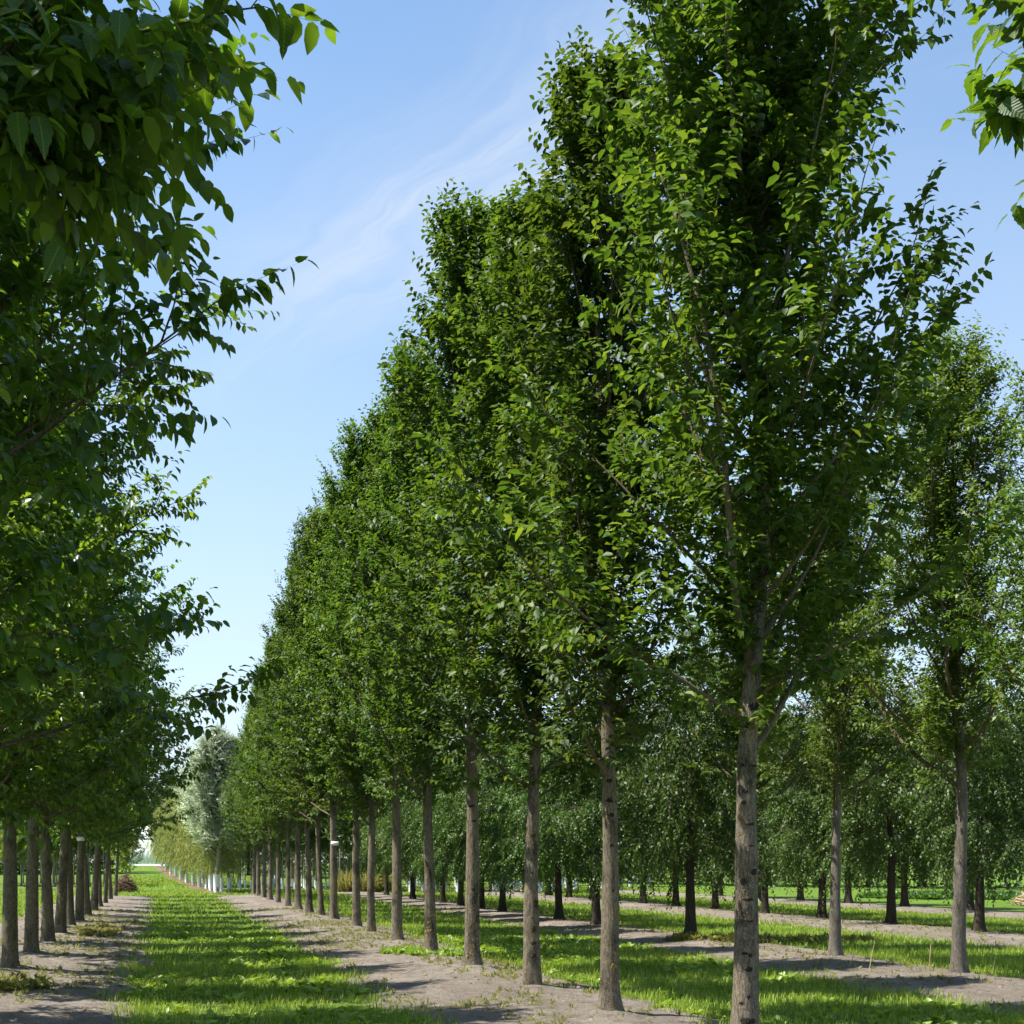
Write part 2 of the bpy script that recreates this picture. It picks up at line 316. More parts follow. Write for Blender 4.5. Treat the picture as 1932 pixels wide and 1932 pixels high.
# ------------------------------------------------------------------ ground
def grid_mesh(name, xs, ys, hf):
    X, Y = np.meshgrid(xs, ys); Z = hf(X, Y); nx = len(xs)
    v = np.stack([X, Y, Z], -1).reshape(-1, 3)
    i = np.arange(len(ys)-1)[:, None]*nx+np.arange(nx-1)[None, :]
    return mesh_np(name, v, np.stack([i, i+1, i+nx+1, i+nx], -1).reshape(-1, 4), smooth=True)
gx = np.concatenate([np.linspace(-900, -60, 15), np.linspace(-55, 75, 100), np.linspace(85, 900, 15)])
gy = np.concatenate([np.linspace(-300, -20, 8), np.linspace(-15, 110, 150), np.linspace(113, 260, 50), np.linspace(280, 1500, 14)])
obj('ground', grid_mesh('ground', gx, gy, base_h), M_turf, kind='structure')
FEET = [row2w(4.55, 4.55*FW*1932/(q-305)) for q in (1405, 1150, 1003, 890, 813, 748, 700, 673, 630, 605)]+[row2w(-2.15, q) for q in (18.9, 21.9, 25.1, 28.2, 31.3, 34.6, 38.2)]+[row2w(10.8, 10.8*FW*1932/(q-305)) for q in (1808, 1575, 1303)]
def mounds(x, y):
    h = 0*x
    for fx, fy in FEET: h = h+.055*np.exp(-(((x-fx)/.30)**2+((y-fy)/.42)**2))*(.6+.8*vnoise(x*7, y*7))
    return h+.018*(vnoise(x*9, y*9)-.5)*(vnoise(x*.8+3, y*.8) > .45)
for k, (a, b, y0, y1) in enumerate(STRIPS):
    step = .085 if k < 2 else (.12 if k == 2 else .2)
    ys = np.concatenate([np.arange(-13.8, 8, .3), np.arange(8, 34, step), np.arange(34, y1+.8, .2)]) if k < 3 else np.arange(y0-5, y1+.8, .2)
    obj('earth_strip', grid_mesh('earth_strip', np.arange(a-.5, b+.5, step), ys, lambda x, y: base_h(x, y)+strip_h(x, y)+.004+mounds(x, y)), M_soil, kind='structure')
def ribbon(name, pts, width, mat, hf=.03):
    pts = np.array(pts, float); n = 90; t = np.linspace(0, len(pts)-1, n); P = np.stack([np.interp(t, range(len(pts)), pts[:, j]) for j in (0, 1)], 1)
    d = np.gradient(P, axis=0); d /= np.linalg.norm(d, axis=1)[:, None]; nn = np.stack([d[:, 1], -d[:, 0]], 1)
    us = np.linspace(-1, 1, 9); V = []
    for u in us:
        w = width*.5*u*(1+.35*(vnoise(t*1.7+5*u, t*0+u*3)-.5)); q = P+nn*w[:, None]
        V.append(np.stack([q[:, 0], q[:, 1], base_h(q[:, 0], q[:, 1])+hf*(1-u**4)*1.2-.02+.02*fbm(q[:, 0]*3, q[:, 1]*3)], 1))
    V = np.stack(V, 1); nx = 9; i = np.arange(n-1)[:, None]*nx+np.arange(nx-1)[None, :]
    return obj(name, mesh_np(name, V.reshape(-1, 3), np.stack([i, i+1, i+nx+1, i+nx], -1).reshape(-1, 4), smooth=True), mat, kind='structure')
WIL = [i2w(424, 70), i2w(392, 80), i2w(362, 96), i2w(335, 122), i2w(312, 160), i2w(298, 200)]
ribbon('mulch_strip', [(p[0]-.1, p[1]) for p in WIL], 1.3, M_mulch, .05)
ribbon('mulch_strip', [i2w(-60, 88), i2w(60, 91), i2w(140, 93), i2w(200, 95)], 2.4, M_mulch, .05)
ribbon('mulch_strip', [i2w(430, 92), i2w(560, 88), i2w(760, 84), i2w(1010, 80)], 3.5, M_mulch, .05)

# ------------------------------------------------------------------ tree generator
def nrm(v): v = np.asarray(v, float); return v/(np.linalg.norm(v, axis=-1, keepdims=True)+1e-9)
LEAF7 = np.array([[0, 0, 0], [0, .52, -.02], [0, 1, -.20], [-.20, .18, .05], [-.27, .58, .06], [.20, .18, .05], [.27, .58, .06]])
LEAF7_F = np.array([[0, 1, 2, 4, 3], [0, 5, 6, 2, 1]])
LEAF14 = np.array([[0, y, -.26*y*y] for y in (0, .32, .64, .86, 1.04)]+[[s*x, y, -.26*y*y+.22*abs(x)] for s in (-1, 1) for x, y in ((.19, .10), (.285, .36), (.25, .66), (.12, .88))])
LEAF14_F = np.array([[0, 1, 6, 5], [1, 2, 7, 6], [2, 3, 8, 7], [0, 9, 10, 1], [1, 10, 11, 2], [2, 11, 12, 3], [3, 12, 4, 8]])
LEAF4 = np.array([[0, 0, 0], [-.27, .45, .07], [0, 1, -.12], [.27, .45, .07]]); LEAF4_F = np.array([[0, 3, 2, 1]])
LEAFN = np.array([[0, 0, 0], [-.085, .45, .02], [0, 1, -.12], [.085, .45, .02]])
def hi_leaf(seed):
    r = np.random.RandomState(seed); n = 11; ys = np.linspace(0, 1, n); out = []
    wide = .58*np.sin(np.pi*np.clip(ys, 0, 1)**.80)**.80*(1-.28*ys); wide[0] = .0; wide[-1] = 0.0
    dro = .30+.25*r.rand(); fold = .12+.14*r.rand(); tw = r.uniform(-.15, .15)
    V = []; U = []
    for i, y in enumerate(ys):
        if i == n-1: y = 1.06
        zc = -dro*y**2*.8; w = wide[i]*.5
        tooth = (.030 if i % 2 else -.012)*(0 < i < n-1)
        for s in (-1, 0, 1):
            x = s*(w+tooth); V.append([x, y-.02*abs(s)*(i % 2), zc+fold*abs(x)+tw*x+.012*math.sin(i*2.1+s)]); U.append([x, y, 0])
    F = []
    for i in range(n-1):
        b = i*3
        F += [[b, b+1, b+4, b+3], [b+1, b+2, b+5, b+4]]
    return mesh_np('leaf', V, np.array(F), smooth=True, uv=U)
def leaf_frames(P0, D, Ln, nl, size, droop, side_w, fwd, rng, curl=0.0, plane_up=1.0, jit=.35, size_var=.3):
    S = len(P0); k = np.tile(np.arange(nl), S); s = np.repeat(np.arange(S), nl)
    D = nrm(D); up = np.array([0, 0, 1.0])
    sd = nrm(np.cross(D, up)+1e-3); roll = rng.uniform(-.9, .9, S)[:, None]
    bn = np.cross(sd, D); sd = nrm(sd*np.cos(roll)+bn*np.sin(roll))
    f = (k+.6)/nl; sg = np.where(k % 2, 1.0, -1.0)
    pos = P0[s]+D[s]*(Ln[s]*f)[:, None]+np.stack([0*f, 0*f, curl*Ln[s]*f*f], 1)
    yd = D[s]*(fwd+.5*(f[:, None] > .88))+sd[s]*(sg*side_w*(1-.6*(f > .9)))[:, None]+rng.normal(0, jit, (len(k), 3))*.6; yd[:, 2] -= droop*rng.uniform(.4, 1.5, len(k))
    yd = nrm(yd); ref = np.array([0, 0, plane_up])+rng.normal(0, jit, (len(k), 3))+.25*D[s]
    xd = nrm(np.cross(yd, ref)); zd = np.cross(xd, yd)
    sz = size*(1+size_var*rng.uniform(-1, .8, len(k)))*np.where(f > .92, .7, 1.0)
    return pos, xd, yd, zd, sz
def bake_leaves(fr, tmpl, tf, rng):
    pos, xd, yd, zd, sz = fr; n = len(pos); m = len(tmpl)
    V = pos[:, None, :]+sz[:, None, None]*(tmpl[None, :, 0:1]*xd[:, None, :]+tmpl[None, :, 1:2]*yd[:, None, :]+tmpl[None, :, 2:3]*zd[:, None, :])
    F = (np.arange(n)*m)[:, None, None]+tf[None]
    return V.reshape(-1, 3), F.reshape(-1, tf.shape[1]), np.repeat(np.where(rng.rand(n) < .025, 1.0, np.clip(rng.normal(.44, .25, n), 0, 1)), m)
def prof(pts):
    a = np.array(pts, float); return lambda u: np.interp(u, a[:, 0], a[:, 1])
P_elm = prof([(-.08, .5), (0, .78), (.08, .98), (.26, 1), (.42, .84), (.58, .60), (.74, .38), (.88, .22), (1, .06)])
P_front = prof([(-.08, .5), (0, .8), (.08, 1), (.28, 1), (.42, .78), (.56, .58), (.75, .46), (.9, .3), (1, .1)])
P_broad = prof([(-.1, .6), (0, .75), (.1, .96), (.2, 1), (.45, .98), (.62, .78), (.8, .45), (1, .08)])
P_oval = prof([(-.1, .3), (0, .45), (.2, .9), (.45, 1), (.7, .78), (.9, .4), (1, .1)])
P_weep = prof([(-1, 1.05), (0, 1.0), (.3, 1), (.6, .85), (.85, .55), (1, .2)])
P_col = prof([(-.1, .4), (0, .55), (.15, .95), (.5, 1), (.8, .7), (.93, .4), (1, .1)])

def gen_tree(seed, H=10, clear=2.4, rx=1.8, ry=1.6, pf=P_elm, nl=32, a_low=60, a_top=18, bend=.10, sec_d=.20, sec_len=(.35, .85), sec_up=.25,
             sh_d=.08, sh_len=(.14, .32), nleaf=9, leaf=.085, droop=.35, side_w=.9, fwd=.45, r0=.105, extra=None, lrad=.30, curl=0.0,
             hang=0.0, trunk_seg=16, wob=.05, max_len=4.5, tmpl=(LEAF7, LEAF7_F), merge=False, start=.18, sag=0.0, trunk_top=.94, plane_up=1.0, klim=(.78, 1.0), spur=.10, lthick=1.0):
    rng = np.random.RandomState(seed)
    # trunk
    nz = 46; z = np.linspace(0, H*trunk_top, nz); ph = rng.rand(4)*6.28
    w = wob*np.minimum(z/2.5, 1)
    tx = w*(np.sin(z*.55+ph[0])+.5*np.sin(z*1.3+ph[1])-math.sin(ph[0])-.5*math.sin(ph[1])); ty = w*(np.sin(z*.6+ph[2])+.5*np.sin(z*1.2+ph[3])-math.sin(ph[2])-.5*math.sin(ph[3]))
    T = np.stack([tx, ty, z-.06], 1)
    rad = r0*(1-.42*np.clip(z/clear, 0, 1)*.55)*np.clip(1-(z-clear)/(H*trunk_top-clear+.01), .05, 1)**.8
    rad = np.where(z < clear, r0*(1-.23*z/clear), rad*1.0)+r0*.62*np.exp(-z/.15)+r0*.14*np.exp(-z/.5)
    # finer rings low on the stem
    zf = np.concatenate([np.linspace(0, .6, 12), np.linspace(.7, clear+.4, 34), np.linspace(clear+.6, H*trunk_top, 24)])
    Tf = np.stack([np.interp(zf, z, T[:, j]) for j in range(3)], 1)
    rf = np.interp(zf, z, rad); rf[:12] = r0*(1-.23*zf[:12]/clear)+r0*.62*np.exp(-zf[:12]/.15)+r0*.14*np.exp(-zf[:12]/.5)
    tv, tfc = tube(Tf, rf, trunk_seg)
    ang = np.arctan2(tv[:, 1]-np.repeat(Tf[:, 1], trunk_seg), tv[:, 0]-np.repeat(Tf[:, 0], trunk_seg)); zr = np.repeat(zf, trunk_seg)
    lump = .02*np.sin(zr*9+ph[3])+.05*np.sin(ang*2+ph[0]+zr*1.1)+.05*np.sin(ang*3+zr*2.3+ph[1])+.10*(vnoise(ang*1.6+9, zr*3+seed)-.5)+.30*np.exp(-zr/.14)*np.sin(ang*4+ph[2])
    cx = np.repeat(Tf, trunk_seg, 0); tv = cx+(tv-cx)*(1+lump)[:, None]
    trunk = mesh_np('trunk', tv, tfc, smooth=True)
    limbs = []; secs = []
    def inside(p, k=1.0):
        u = (p[2]-clear)/(H-clear); x0 = np.interp(p[2], z, T[:, 0]); y0 = np.interp(p[2], z, T[:, 1])
        return math.hypot((p[0]-x0)/rx, (p[1]-y0)/ry) < k*float(pf(u)) and p[2] < H*1.02
    def march(p, d, maxl, up, step, rnd, k=1.0, sagk=0.0):
        pts = [p.copy()]; l = 0
        while l < maxl:
            d = nrm(d+np.array([0, 0, up])*step+rng.normal(0, rnd, 3)); 
            if sagk: d = nrm(d+np.array([0, 0, -sagk])*step*(l/maxl))
            p = p+d*step; l += step
            if not inside(p, k) and l > step*2: break
            pts.append(p.copy())
        return np.array(pts) if len(pts) > 2 else np.array([pts[0], pts[0]+d*step, pts[0]+d*step*2])
    for i in range(nl):
        t = (i+rng.rand()*.6)/nl; z0 = clear+(H*trunk_top-clear-.5)*t**.95; az = i*2.399963+rng.normal(0, .35)
        a = math.radians(a_low+(a_top-a_low)*t**.7+rng.normal(0, 6))
        d = np.array([math.sin(a)*math.cos(az)*(rx/ry)**.5, math.sin(a)*math.sin(az)*(ry/rx)**.5, math.cos(a)])
        p = np.array([np.interp(z0, z, T[:, j]) for j in range(3)])
        limbs.append((march(p, nrm(d), max_len*(1-.45*t), bend*3.2, .16, .05, rng.uniform(*klim), sag), np.interp(z0, z, rad)))
    for e in (extra or []): limbs.append((np.array(e, float), .035))
    lm = []
    for P, tr in limbs:
        n = len(P); ln = n*.16; rr = min(tr*.5, (.008+.0072*ln)*lthick)*np.linspace(1, .2, n)
        lm.append(tube(P, rr, 7))
        m = max(2, int(ln/sec_d))
        for q in range(m):
            f = start+(1-start)*(q+rng.rand())/m; idx = f*(n-1); b = np.array([np.interp(idx, range(n), P[:, j]) for j in range(3)])
            d = nrm(P[min(int(idx)+1, n-1)]-P[max(int(idx)-1, 0)]); az = rng.rand()*6.28
            s = nrm(np.cross(d, rng.normal(0, 1, 3))); d2 = nrm(d*.75+s*rng.uniform(.5, 1.0)+np.array([0, 0, sec_up]))
            secs.append(march(b, d2, rng.uniform(*sec_len)*(1-.35*f), sec_up, .09, .09, 1.12))
        secs.append(march(P[-1], nrm(P[-1]-P[-3]), rng.uniform(.3, .75), sec_up, .09, .06, 1.35))
    for q in range(int((H*trunk_top-clear)/spur)):      # short spurs straight off the leader
        z0 = clear+.1+(H*trunk_top-clear-.1)*rng.rand(); az = rng.rand()*6.28
        b = np.array([np.interp(z0, z, T[:, j]) for j in range(3)])
        secs.append(march(b, nrm(np.array([math.cos(az), math.sin(az), .7+sec_up])), rng.uniform(.3, .7), sec_up, .09, .09, 1.1))
    P0 = []; DD = []; LN = []; ta = Acc()
    for P in secs:
        n = len(P); ln = n*.09; Pd = np.concatenate([P[:-1:2], P[-1:]]); ta.add(*tube(Pd, np.linspace(.0065, .0025, len(Pd)), 3))
        m = max(2, int(ln/sh_d))
        for q in range(m+1):
            f = 1.0 if q == m else .1+.9*(q+rng.rand())/m; idx = f*(n-1)
            b = np.array([np.interp(idx, range(n), P[:, j]) for j in range(3)])
            d = nrm(P[min(int(idx)+1, n-1)]-P[max(int(idx)-1, 0)]); s = nrm(rng.normal(0, 1, 3))
            d2 = nrm(d*(.8 if q < m else 2.0)+s*.75+np.array([0, 0, .25*sec_up-hang]))
            l = rng.uniform(*sh_len)*(1.3 if q == m else 1); P0.append(b); DD.append(d2); LN.append(l)
    P0 = np.array(P0); DD = np.array(DD); LN = np.array(LN)
    if len(P0) < 14000 and len(tmpl[0]) == 7:
        e1 = P0+DD*(LN*.9)[:, None]+np.stack([0*LN, 0*LN, curl*LN*.8], 1); S = len(P0)
        s1 = nrm(np.cross(DD, [0.3, .2, 1]))*.0022
        V = np.stack([P0+s1, P0-s1, e1], 1).reshape(-1, 3); ta_v = np.concatenate(ta.v+[V]); tri = ta.n+np.arange(S*3).reshape(-1, 3)
        twigs = mesh_np('twigs', ta_v, [np.concatenate(ta.f), tri])
    else: twigs = ta.mesh('twigs')
    fr = leaf_frames(P0, DD, LN, nleaf, leaf, droop, side_w, fwd, rng, curl=curl, plane_up=plane_up)
    if merge:
        acc = Acc(); [acc.add(*l) for l in lm]; br = [acc.mesh('branches')]
    else: br = [mesh_np('branch', v, f, smooth=True) for v, f in lm]
    return dict(trunk=trunk, branches=br, merged=merge, twigs=twigs, frames=fr, tmpl=tmpl, rng=rng, H=H)
def finish(t, keep=None):
    fr = t['frames'] if keep is None else tuple(a[keep] for a in t['frames'])
    v, f, r = bake_leaves(fr, *t['tmpl'], t['rng']); t['crown'] = mesh_np('crown', v, f, attrs={'rnd': r}); return t
def set_mats(t, bark, twig, leaf):
    t['trunk'].materials.append(bark); t['twigs'].materials.append(twig); t['crown'].materials.append(leaf)
    for b in t['branches']: b.materials.append(twig)
    return t
def plant(name, t, x, y, label, group, rotz=0, scale=1, lean=(0, 0), cat='tree', parts=True):
    o = thing(name, (x, y, gz(x, y)), label, cat, group, (lean[1], lean[0], rotz), scale)
    obj('trunk', t['trunk'], None, o)
    if not parts and not t['merged']:
        if 'joined' not in t:
            vs, fs, n0 = [], [], 0
            for b in t['branches']:
                co = np.empty(len(b.vertices)*3, np.float32); b.vertices.foreach_get('co', co); li = np.empty(len(b.loops), np.int32); b.loops.foreach_get('vertex_index', li)
                vs.append(co.reshape(-1, 3)); fs.append(li.reshape(-1, 4)+n0); n0 += len(vs[-1])
            t['joined'] = mesh_np('branches', np.concatenate(vs), np.concatenate(fs), smooth=True); t['joined'].materials.append(t['branches'][0].materials[0])
        obj('branches', t['joined'], None, o)['kind'] = 'stuff'
    else:
        for b in t['branches']:
            q = obj('branches' if t['merged'] else 'branch', b, None, o)
            if t['merged']: q['kind'] = 'stuff'
    q = obj('twigs', t['twigs'], None, o); q['kind'] = 'stuff'
    q = obj('crown', t['crown'], None, o)
    return o
ORD = ['first', 'second', 'third', 'fourth', 'fifth', 'sixth', 'seventh', 'eighth', 'ninth', 'tenth', 'eleventh', 'twelfth', 'thirteenth',
       'fourteenth', 'fifteenth', 'sixteenth', 'seventeenth', 'eighteenth', 'nineteenth', 'twentieth', 'twenty-first', 'twenty-second']

# ------------------------------------------------------------------ the right-hand row: upright elms
elmA = [set_mats(finish(gen_tree(100+i, H=h, clear=2.45, rx=rx, ry=rx*.96, pf=pf_, nl=nl_, a_low=63, sec_d=.19, sec_len=(.4, .95), sh_d=.108, lthick=.85, r0=.100, leaf=.096, nleaf=9, start=.06, klim=(.45, (1.12, 1.22, 1.22)[i]), spur=.06)), B_elm, B_twig, L_elm)
        for i, (h, rx, nl_, pf_) in enumerate(((11.6, 2.3, 54, P_front), (10.2, 1.82, 42, P_elm), (10.8, 1.88, 44, P_elm)))]
RX = [1405, 1150, 1003, 890, 813, 748, 700, 673, 630, 605, 583, 562, 543, 525, 509, 497, 487, 479]
RH = [11.6, 9.9, 10.1, 11.5, 10.7, 10.7, 11.2, 10.7, 11.4, 11.7, 11.4, 11.2, 11.0, 10.5, 10.3, 9.6, 9.3, 9.0]
RV = [0, 1, 2, 1, 2, 1, 0, 2, 1, 0, 2, 1, 2, 0, 1, 2, 1, 2]
LEAN = [2.2, 1.6, -.3, .8, 3.0, -.6, 1.4, -.8, 1.2, -.5, .9, .2, -.6, .8, 0, -.5, .4, 0]
ROWR = 4.55
DESC = ['thickest trunk, pocked with black scars, front of right-hand row', 'flared grey foot, second trunk from the front in the right-hand row',
        'grey trunk carrying brown moss cushions, third in the right-hand row', 'pale trunk with small dark knots, fourth in the right-hand row',
        'leaning lichen-speckled trunk, fifth in the right-hand row']
elms = []
for i, ix in enumerate(RX):
    Z = ROWR*FW*1932/(ix-305); x, y = row2w(ROWR, Z); t = elmA[RV[i]]
    lab = 'upright elm with '+DESC[i] if i < len(DESC) else 'upright grey-trunked elm, %s trunk from the front in the right-hand row' % ORD[i]
    if i >= len(RX)-1: lab = 'upright elm at the far end of the right-hand row'
    s = RH[i]/t['H']
    elms.append(plant('elm_tree', t, x, y, lab, 'upright elms of the right-hand row', rotz=[.6, 2.9, 4.4][i % 3]+i*1.31, scale=((1.0, .92, 1.0, 1.05, .95, 1.0, .86, .98, 1.05, .84, 1.0, 1.05, .95, .85, 1, 1, .95, .95)[i],)*2+(s,), lean=(math.radians(LEAN[i]), 0), parts=i < 7))

def scar(parent, az, z, r, w, h, mat, name, seed):
    """irregular raised bark scar or moss cushion seated on the trunk"""
    rng = np.random.RandomState(seed); n = 12; V = [[0, 0, .6]]; 
    for ring, (k, d) in enumerate(((.55, .5), (1.0, -.3))):
        for j in range(n):
            a = j*2*math.pi/n; q = k*(1+.6*(rng.rand()-.5)); V.append([math.cos(a)*q, math.sin(a)*q, d+.3*rng.rand()])
    V = np.array(V)*np.array([w, h, 0.007]); F3 = [[0, 1+j, 1+(j+1) % n] for j in range(n)]; F4 = [[1+j, 1+n+j, 1+n+(j+1) % n, 1+(j+1) % n] for j in range(n)]
    # bend round the stem
    th = V[:, 0]/r; R = r+V[:, 2]; P = np.stack([R*np.cos(az+th), R*np.sin(az+th), z+V[:, 1]], 1)
    return obj(name, mesh_np(name, P, [np.array(F3), np.array(F4)], smooth=True), mat, parent)
def trunk_hit(t, az, z):
    co = np.empty(len(t['trunk'].vertices)*3, np.float32); t['trunk'].vertices.foreach_get('co', co); co = co.reshape(-1, 3)
    ring = co[np.abs(co[:, 2]-z) < .12]; c = ring.mean(0); a = np.arctan2(ring[:, 1]-c[1], ring[:, 0]-c[0])
    d = np.abs((a-az+math.pi) % (2*math.pi)-math.pi); r = np.hypot(ring[:, 0]-c[0], ring[:, 1]-c[1])[d < .5].mean()
    return c, r
def add_scars(i, t, lst, mat, name, seed):
    o = elms[i]; stem = next(c for c in o.children if c.name.startswith('trunk'))
    # azimuth facing the camera in the tree's own frame
    face = math.atan2(-o.location.y, -o.location.x)-o.rotation_euler.z
    for k, (off, z, w, h) in enumerate(lst):
        off += .12*math.sin(k*2.7); z += .02*math.sin(k*1.9)
        az = face+off; c, r = trunk_hit(t, (az+math.pi) % (2*math.pi)-math.pi, z)
        q = scar(stem, az, z, r-.002, w, h, mat, name, seed+k); q.location = (c[0], c[1], 0)
zs = [.2, .30, .47, .52, .70, .83, .86, 1.08, 1.25, 1.42, 1.47, 1.66, 1.86, 2.02, 2.08, 2.3]
sc = np.random.RandomState(3)
add_scars(0, elmA[0], [(.25+sc.uniform(-.65, .5), z, .018+.05*sc.rand()**1.3, .010+.028*sc.rand()**1.5) for z in zs]+[(-.5, 2.32, .03, .022), (-.3, 2.6, .06, .04), (.5, 2.75, .05, .05)], M_scar, 'branch_scar', 20)
add_scars(1, elmA[1], [(.3, 1.3, .02, .014), (.1, 1.75, .03, .02), (.3, 2.1, .05, .03), (-.2, 2.25, .05, .03), (.2, 2.42, .06, .03)], M_scar, 'branch_scar', 60)
add_scars(2, elmA[2], [(.35, .78, .035, .05), (.3, .58, .05, .03), (.45, .45, .03, .03), (0, 2.02, .04, .03), (.2, 1.5, .02, .02), (.3, 1.15, .02, .02), (.2, .95, .018, .012)], M_moss, 'moss_cushion', 80)
t3 = elmA[RV[3]]
add_scars(3, t3, [(.5+.1*math.sin(k), z, .016, .011) for k, z in enumerate((.3, .4, .5, .62, .74, .85))]+[(.3, 1.05, .035, .03), (.2, 1.9, .04, .02), (-.1, 2.1, .04, .02)], M_scar, 'branch_scar', 100)

M_lich = plain_mat('golden_lichen', (0.29, 0.205, 0.045), .95, .5, 70, .01)
lr = np.random.RandomState(8)
for i, n in ((1, 2), (4, 3), (5, 3), (6, 4), (7, 2), (8, 2), (3, 1)):
    ls = []
    for c in range(n):
        o0, z0 = lr.uniform(-1.1, .8), .08+1.1*lr.rand()**2
        ls += [(o0+lr.normal(0, .16), max(.05, z0+lr.normal(0, .09)), lr.uniform(.006, .018), lr.uniform(.008, .03)) for _ in range(9)]
    add_scars(i, elmA[RV[i]], ls, M_lich, 'lichen_patch', 200+20*i)

# ------------------------------------------------------------------ the left-hand row: broad-leaved trees seen from their shaded side
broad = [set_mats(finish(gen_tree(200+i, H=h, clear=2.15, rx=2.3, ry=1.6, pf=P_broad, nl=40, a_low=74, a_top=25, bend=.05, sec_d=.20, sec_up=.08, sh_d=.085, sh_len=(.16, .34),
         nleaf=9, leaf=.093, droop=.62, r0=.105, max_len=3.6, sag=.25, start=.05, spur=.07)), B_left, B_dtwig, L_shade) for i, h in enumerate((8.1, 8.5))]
ROWL = -2.15
LZ = [9.6, 12.7, 15.8, 18.9, 21.9, 25.1, 28.2, 31.3, 34.6, 38.2, 42.3, 46.4, 50.6, 56.0, 62.0]
for i, Z in enumerate(LZ):
    x, y = row2w(ROWL, Z); t = broad[(i*3+i//2) % 2]
    lab = ('broad-leaved tree of the left-hand row whose trunk stands just outside the left picture edge' if Z == 15.8 else
           'dark broad-leaved tree overhanging the left picture edge, %s behind the nearest' % ('third' if i == 1 else 'second')) if i < 3 else \
        ('dark broad-leaved tree, %s visible trunk from the front in the left-hand row' % ORD[i-3] if i < len(LZ)-1 else 'dark broad-leaved tree at the far end of the left-hand row')
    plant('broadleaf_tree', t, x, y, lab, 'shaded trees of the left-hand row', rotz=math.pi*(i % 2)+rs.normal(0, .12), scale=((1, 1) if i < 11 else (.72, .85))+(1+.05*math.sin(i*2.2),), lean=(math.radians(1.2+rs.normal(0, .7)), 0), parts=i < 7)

# the three nearest trees, with their largest leaves as pieces of their own
leaf_meshes = [hi_leaf(s) for s in range(6)]
for m_ in leaf_meshes: m_.materials.append(L_near)
def near_tree(t, x, y, label, group, bark, twig, leafm, nmax=300, lean=0.0):
    pos, xd, yd, zd, sz = t['frames']; z0 = gz(x, y)
    W = pos+np.array([x, y, z0]); Z = W[:, 0]*math.sin(TH)+W[:, 1]*math.cos(TH); xr = W[:, 0]*math.cos(TH)-W[:, 1]*math.sin(TH)
    Zc = np.maximum(Z, .05); u = .5+FW*xr/Zc; v = .843-FW*(W[:, 2]-CAM_H)/Zc
    vis = (Z > .3) & (u > -.03) & (u < 1.03) & (v > -.03) & (v < 1.0)
    score = np.where(vis, sz/np.maximum(Z, .3), 0); order = np.argsort(-score)[:nmax]; order = order[score[order] > 0]
    keep = np.ones(len(pos), bool); keep[order] = False
    fine = keep & (Z > .3) & (u > -.12) & (u < 1.12) & (v > -.15) & (v < 1.0); rest = keep & ~fine
    v1, f1, r1 = bake_leaves(tuple(a[fine] for a in t['frames']), LEAF14, LEAF14_F, t['rng']); v2, f2, r2 = bake_leaves(tuple(a[rest] for a in t['frames']), LEAF4, LEAF4_F, t['rng'])
    t['crown'] = mesh_np('crown', np.concatenate([v1, v2]), [f1, f2+len(v1)], attrs={'rnd': np.concatenate([r1, r2])}); set_mats(t, bark, twig, leafm)
    o = plant('broadleaf_tree' if bark is B_left else 'elm_tree', t, x, y, label, group)
    for k, j in enumerate(order):
        q = obj('leaf', leaf_meshes[k % 6], None, o); s = float(sz[j])
        q.matrix_local = Matrix(((xd[j][0]*s, yd[j][0]*s, zd[j][0]*s, pos[j][0]), (xd[j][1]*s, yd[j][1]*s, zd[j][1]*s, pos[j][1]), (xd[j][2]*s, yd[j][2]*s, zd[j][2]*s, pos[j][2]), (0, 0, 0, 1)))
    return o
x, y = row2w(ROWL, 3.4)
def at(ix, iy, Z): X, Y = i2w(ix, Z); return (X-x, Y-y, CAM_H+(1628-iy)/1932/FW*Z-gz(x, y))
lead = [[(0, 0, 3.0), at(-575, 555, 3.6), at(-325, 395, 3.8), at(-115, 305, 3.85), at(-25, 275, 3.9), at(55, 255, 3.95)],
        [(0, 0, 3.6), at(-575, 285, 3.7), at(-225, 155, 4.2), at(-115, 45, 4.4), at(-35, -15, 4.6), at(25, -65, 4.8)],
        [(0, 0, 3.3), at(-475, 285, 3.7), at(-195, 195, 3.9), at(-75, 145, 3.9), at(-5, 120, 3.9)],
        [(0, 0, 3.1), at(-525, 435, 3.5), at(-275, 305, 3.6), at(-115, 245, 3.6), at(-35, 225, 3.65)]]
def refine(P, n=16):
    P = np.array(P); t = np.linspace(0, len(P)-1, n); return np.stack([np.interp(t, range(len(P)), P[:, j]) for j in range(3)], 1)
tn = gen_tree(301, H=7.6, clear=3.3, rx=2.05, ry=1.5, pf=P_broad, nl=26, a_low=66, a_top=25, bend=.05, sec_up=.08, sh_d=.085, sh_len=(.16, .34), nleaf=9, leaf=.088, droop=.62, r0=.105,
              max_len=3.4, sag=.2, extra=[refine(l) for l in lead])
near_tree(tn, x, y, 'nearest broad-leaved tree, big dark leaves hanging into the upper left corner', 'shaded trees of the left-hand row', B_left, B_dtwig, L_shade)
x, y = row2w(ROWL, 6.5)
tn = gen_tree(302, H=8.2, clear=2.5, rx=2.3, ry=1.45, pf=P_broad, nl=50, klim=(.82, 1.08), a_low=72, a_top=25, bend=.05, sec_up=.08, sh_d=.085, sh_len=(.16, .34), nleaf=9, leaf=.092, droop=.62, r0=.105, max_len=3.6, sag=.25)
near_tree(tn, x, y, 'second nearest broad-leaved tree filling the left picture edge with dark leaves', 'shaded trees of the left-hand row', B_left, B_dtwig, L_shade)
x, y = row2w(ROWR, 4.7)
